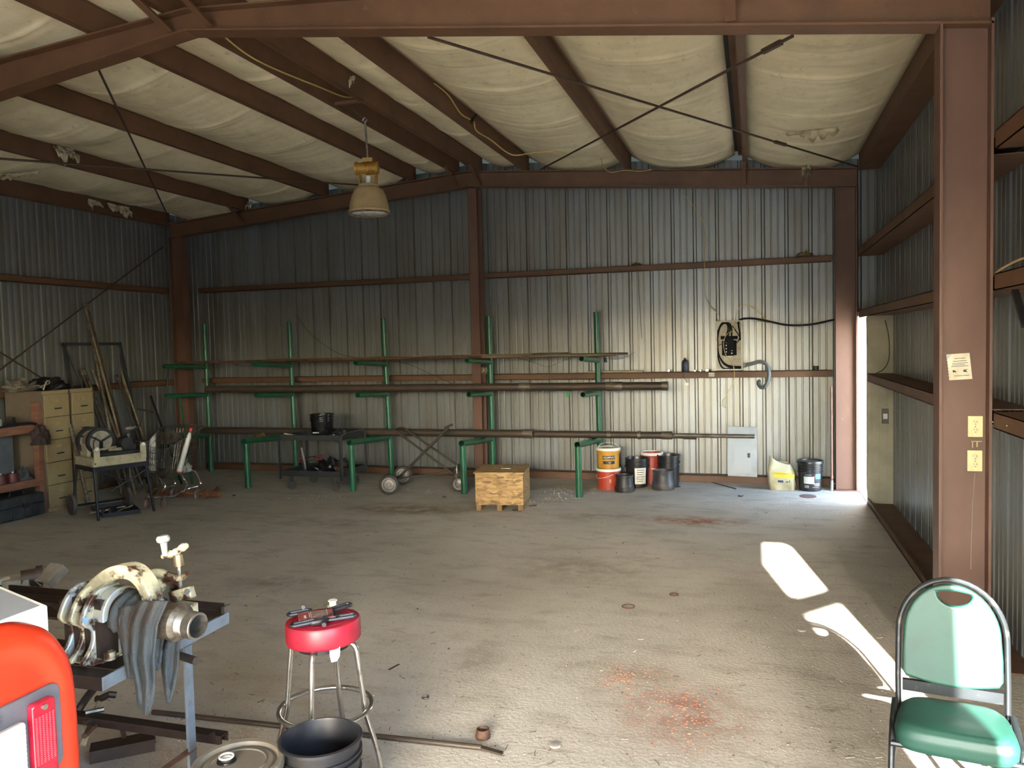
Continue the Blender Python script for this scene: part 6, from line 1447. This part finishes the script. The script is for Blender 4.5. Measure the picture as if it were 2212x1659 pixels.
# unseen body, cab and wheels, added to block daylight towards the back left
MB().box((.05, -9.85, .86), (3.6, 1.7, .62)).build('light_block_body', ORG, t, bevel=.08)
MB().box((-.1, -9.85, 1.46), (1.9, 1.5, .58), taper=.86).build('cab', BLACKD, t, bevel=.06)
for x, y in ((1.2, -9.1), (1.2, -10.6), (-1.4, -9.1), (-1.4, -10.6)):
    MB().lathe([(0, -.11), (.2, -.12), (.36, -.12), (.40, -.08), (.40, .08), (.36, .12), (.2, .12), (0, .11)], (x, y, .40), V((0, 1, 0)), 28).build('wheel', RUBBER, t, smooth=40)
# white bin on the machine
wc = at(103, 1304, X=1.885); w0 = at(0, 1356, X=1.885); wl = at(0, 1262, Z=wc.z)
dY = V((0, -1, 0)); dL = (wl-wc); dL.z = 0; dL.normalize()
t = thing('cargo_box', 'white-sided box with a grey top behind the orange fender', 'box', (wc.x-.3, wc.y-.3, 1.0))
q0 = V((wc.x, wc.y, 0)); q1 = q0+dY*.7; q2 = q0+dL*.75; q3 = q1+dL*.75
zt = wc.z; zb = .9
MB().add([V((p_.x, p_.y, z)) for z in (zb, zt-.004) for p_ in (q0, q1, q3, q2)], [(0, 1, 2, 3), (0, 1, 5, 4), (1, 2, 6, 5), (2, 3, 7, 6), (3, 0, 4, 7), (4, 5, 6, 7)]).build('body', pm('bright_white_enamel', 'f0f0ec', .4), t, bevel=.006)
ins = lambda p_: V((p_.x, p_.y, zt-.003))
cq = (q0+q1+q2+q3)/4
MB().prism([(0, 0), (1, 0), (1, 1), (0, 1)], ins(lerp(q0, cq, .05)), (lerp(q1, cq, .05)-lerp(q0, cq, .05)), (lerp(q2, cq, .05)-lerp(q0, cq, .05)), .003).build('top_panel', pm('blue_grey_lid', '8f959c', .45, 0, '868b93', 3), t)

# ================================================================ litter on the floor
random.seed(21)
def scatter(n, gen, name, mat, label, cat):
    mb = MB()
    for i in range(n):
        p_, s_ = gen(i)
        k = random.random()*2*PI
        vs = []
        for z_, r_ in ((0, 1), (.6, .55)):
            for j in range(5): a = k+2*PI*j/5; rr = r_*s_*random.uniform(.6, 1.1); vs.append(p_+V((math.cos(a)*rr, math.sin(a)*rr*.8, z_*s_)))
        mb.add(vs, [(0, 1, 6, 5), (1, 2, 7, 6), (2, 3, 8, 7), (3, 4, 9, 8), (4, 0, 5, 9), (5, 6, 7, 8, 9)])
    return tag(mb.build(name, mat, smooth=0), label, cat, kind='stuff')
def fp(x, y): p_ = at(x, y, Z=0); return V((p_.x, p_.y, .0))
def g_all(i):
    while True:
        x = random.uniform(200, 1950); y = 1090+560*random.random()**.8
        p_ = fp(x, y)
        if p_.x < 4.9: return p_, random.uniform(.002, .0055)*(1 if random.random() < .93 else 1.8)
PEB = pm('pale_grit', 'a89e8c', .9, 0, '6f6656', 3); DKD = pm('dark_leaf_litter', '3f352a', .9, 0, '57483a', 3)
scatter(900, g_all, 'grit', PEB, 'pale grit and chips strewn over the concrete floor', 'grit')
scatter(620, g_all, 'dirt_crumbs', DKD, 'dark dirt crumbs strewn over the concrete floor', 'dirt')
def g_red(i):
    c_ = random.choice(((1490, 1535, 70, 50), (1480, 1560, 110, 70), (1345, 1465, 40, 25), (1380, 1500, 80, 60)))
    return fp(random.gauss(c_[0], c_[2]*.5), random.gauss(c_[1], c_[3]*.5)), random.uniform(.003, .009)
scatter(360, g_red, 'red_dirt', pm('red_clay_crumbs', '7d4433', .95, 0, '9a6a50', 4), 'crumbled red clay scattered on the floor below the middle', 'red clay')
def g_back(i):
    c_ = random.choice(((1225, 1062, 90, 14), (1215, 1075, 60, 14), (900, 1062, 120, 10), (700, 1075, 60, 8), (1130, 1085, 40, 10)))
    return fp(random.gauss(c_[0], c_[2]*.5), random.gauss(c_[1], c_[3]*.5)), random.uniform(.004, .012)
scatter(240, g_back, 'plaster_chips', pm('white_chips', 'b5b0a2', .9, 0, '8a8373', 5), 'white chips strewn on the floor under the pipe rack', 'chips')
def litter(n, gen, name, mat, label, cat):
    mb = MB()
    for i in range(n):
        p_, l_ = gen(i); a = random.uniform(0, 2*PI); d = V((math.cos(a), math.sin(a), 0)); s_ = V((-d.y, d.x, 0)); bnd = random.uniform(-.5, .5)
        mb.tube([p_+V((0, 0, .002))-d*l_, p_+s_*l_*bnd*.4+V((0, 0, .004)), p_+d*l_+V((0, 0, random.uniform(.002, .012)))], .0016, 4)
    return tag(mb.build(name, mat), label, cat, kind='stuff')
def g_twig(i):
    p_, s_ = g_all(i); return p_, random.uniform(.008, .024)
litter(110, g_twig, 'twigs', DKD, 'dark twigs and leaf stems scattered on the floor', 'twigs')
litter(36, g_twig, 'straw_bits', pm('pale_straw', 'b8ad95', .9), 'pale straw bits scattered on the floor', 'straw')
def leaf(px_, py_, s_, label, seed):
    p_ = fp(px_, py_)
    def f(u, v):
        a = 2*PI*u; r = s_*v*(.6+.4*abs(math.sin(a*2.5+seed))); return p_+V((math.cos(a)*r*1.3, math.sin(a)*r, .004+.012*v*v*abs(math.sin(a*1.5+seed))))
    tag(MB().grid(f, 18, 4).build('dry_leaf', DKD, smooth=60), label, 'leaf', 'dry leaves')
leaf(1118, 1104, .06, 'dark crumpled leaf at the front right foot of the chipboard box', 1); leaf(1150, 1094, .05, 'dark leaf just right of the chipboard box', 3)
leaf(960, 1075, .03, 'dark leaf left of the chipboard box under the dolly', 2); leaf(505, 1072, .03, 'dark leaf on the floor right of the rusty flanged shaft', 5); leaf(1600, 1073, .03, 'small dark leaf on the pale floor below the grey cover', 4)
for px_, py_, ro, lb in ((1357, 1311, .045, 'thin dark ring lying on the floor right of the middle'), (1456, 1285, .032, 'thin pale ring on the floor near the centre right'), (919, 1508, .018, 'small steel washer on the floor right of the stool')):
    tag(MB().tube([fp(px_, py_)+V((math.cos(2*PI*k/24)*ro, math.sin(2*PI*k/24)*ro, .004)) for k in range(24)], .004, 6, closed=True).build('ring', RUST if ro > .03 else BARE), lb, 'ring')
for px_, py_, lb in ((1199, 1611, 'clear bottle cap on the floor at the bottom centre'), (1732, 1362, 'flat round disc on the floor near the sun streak')):
    tag(MB().lathe([(0, .004), (.022, .004), (.025, .003), (.027, 0), (.027, .008), (.024, .009), (0, .006)], fp(px_, py_), n=24).build('bottle_cap', pm('clouded_plastic_cap', '9a948a', .3)), lb, 'cap')
tag(MB().bar(fp(840, 1448)+V((0, 0, .004)), fp(862, 1436)+V((0, 0, .004)), .012, .003).build('metal_strip', DARKST), 'small dark strip on the floor right of the stool', 'strip')
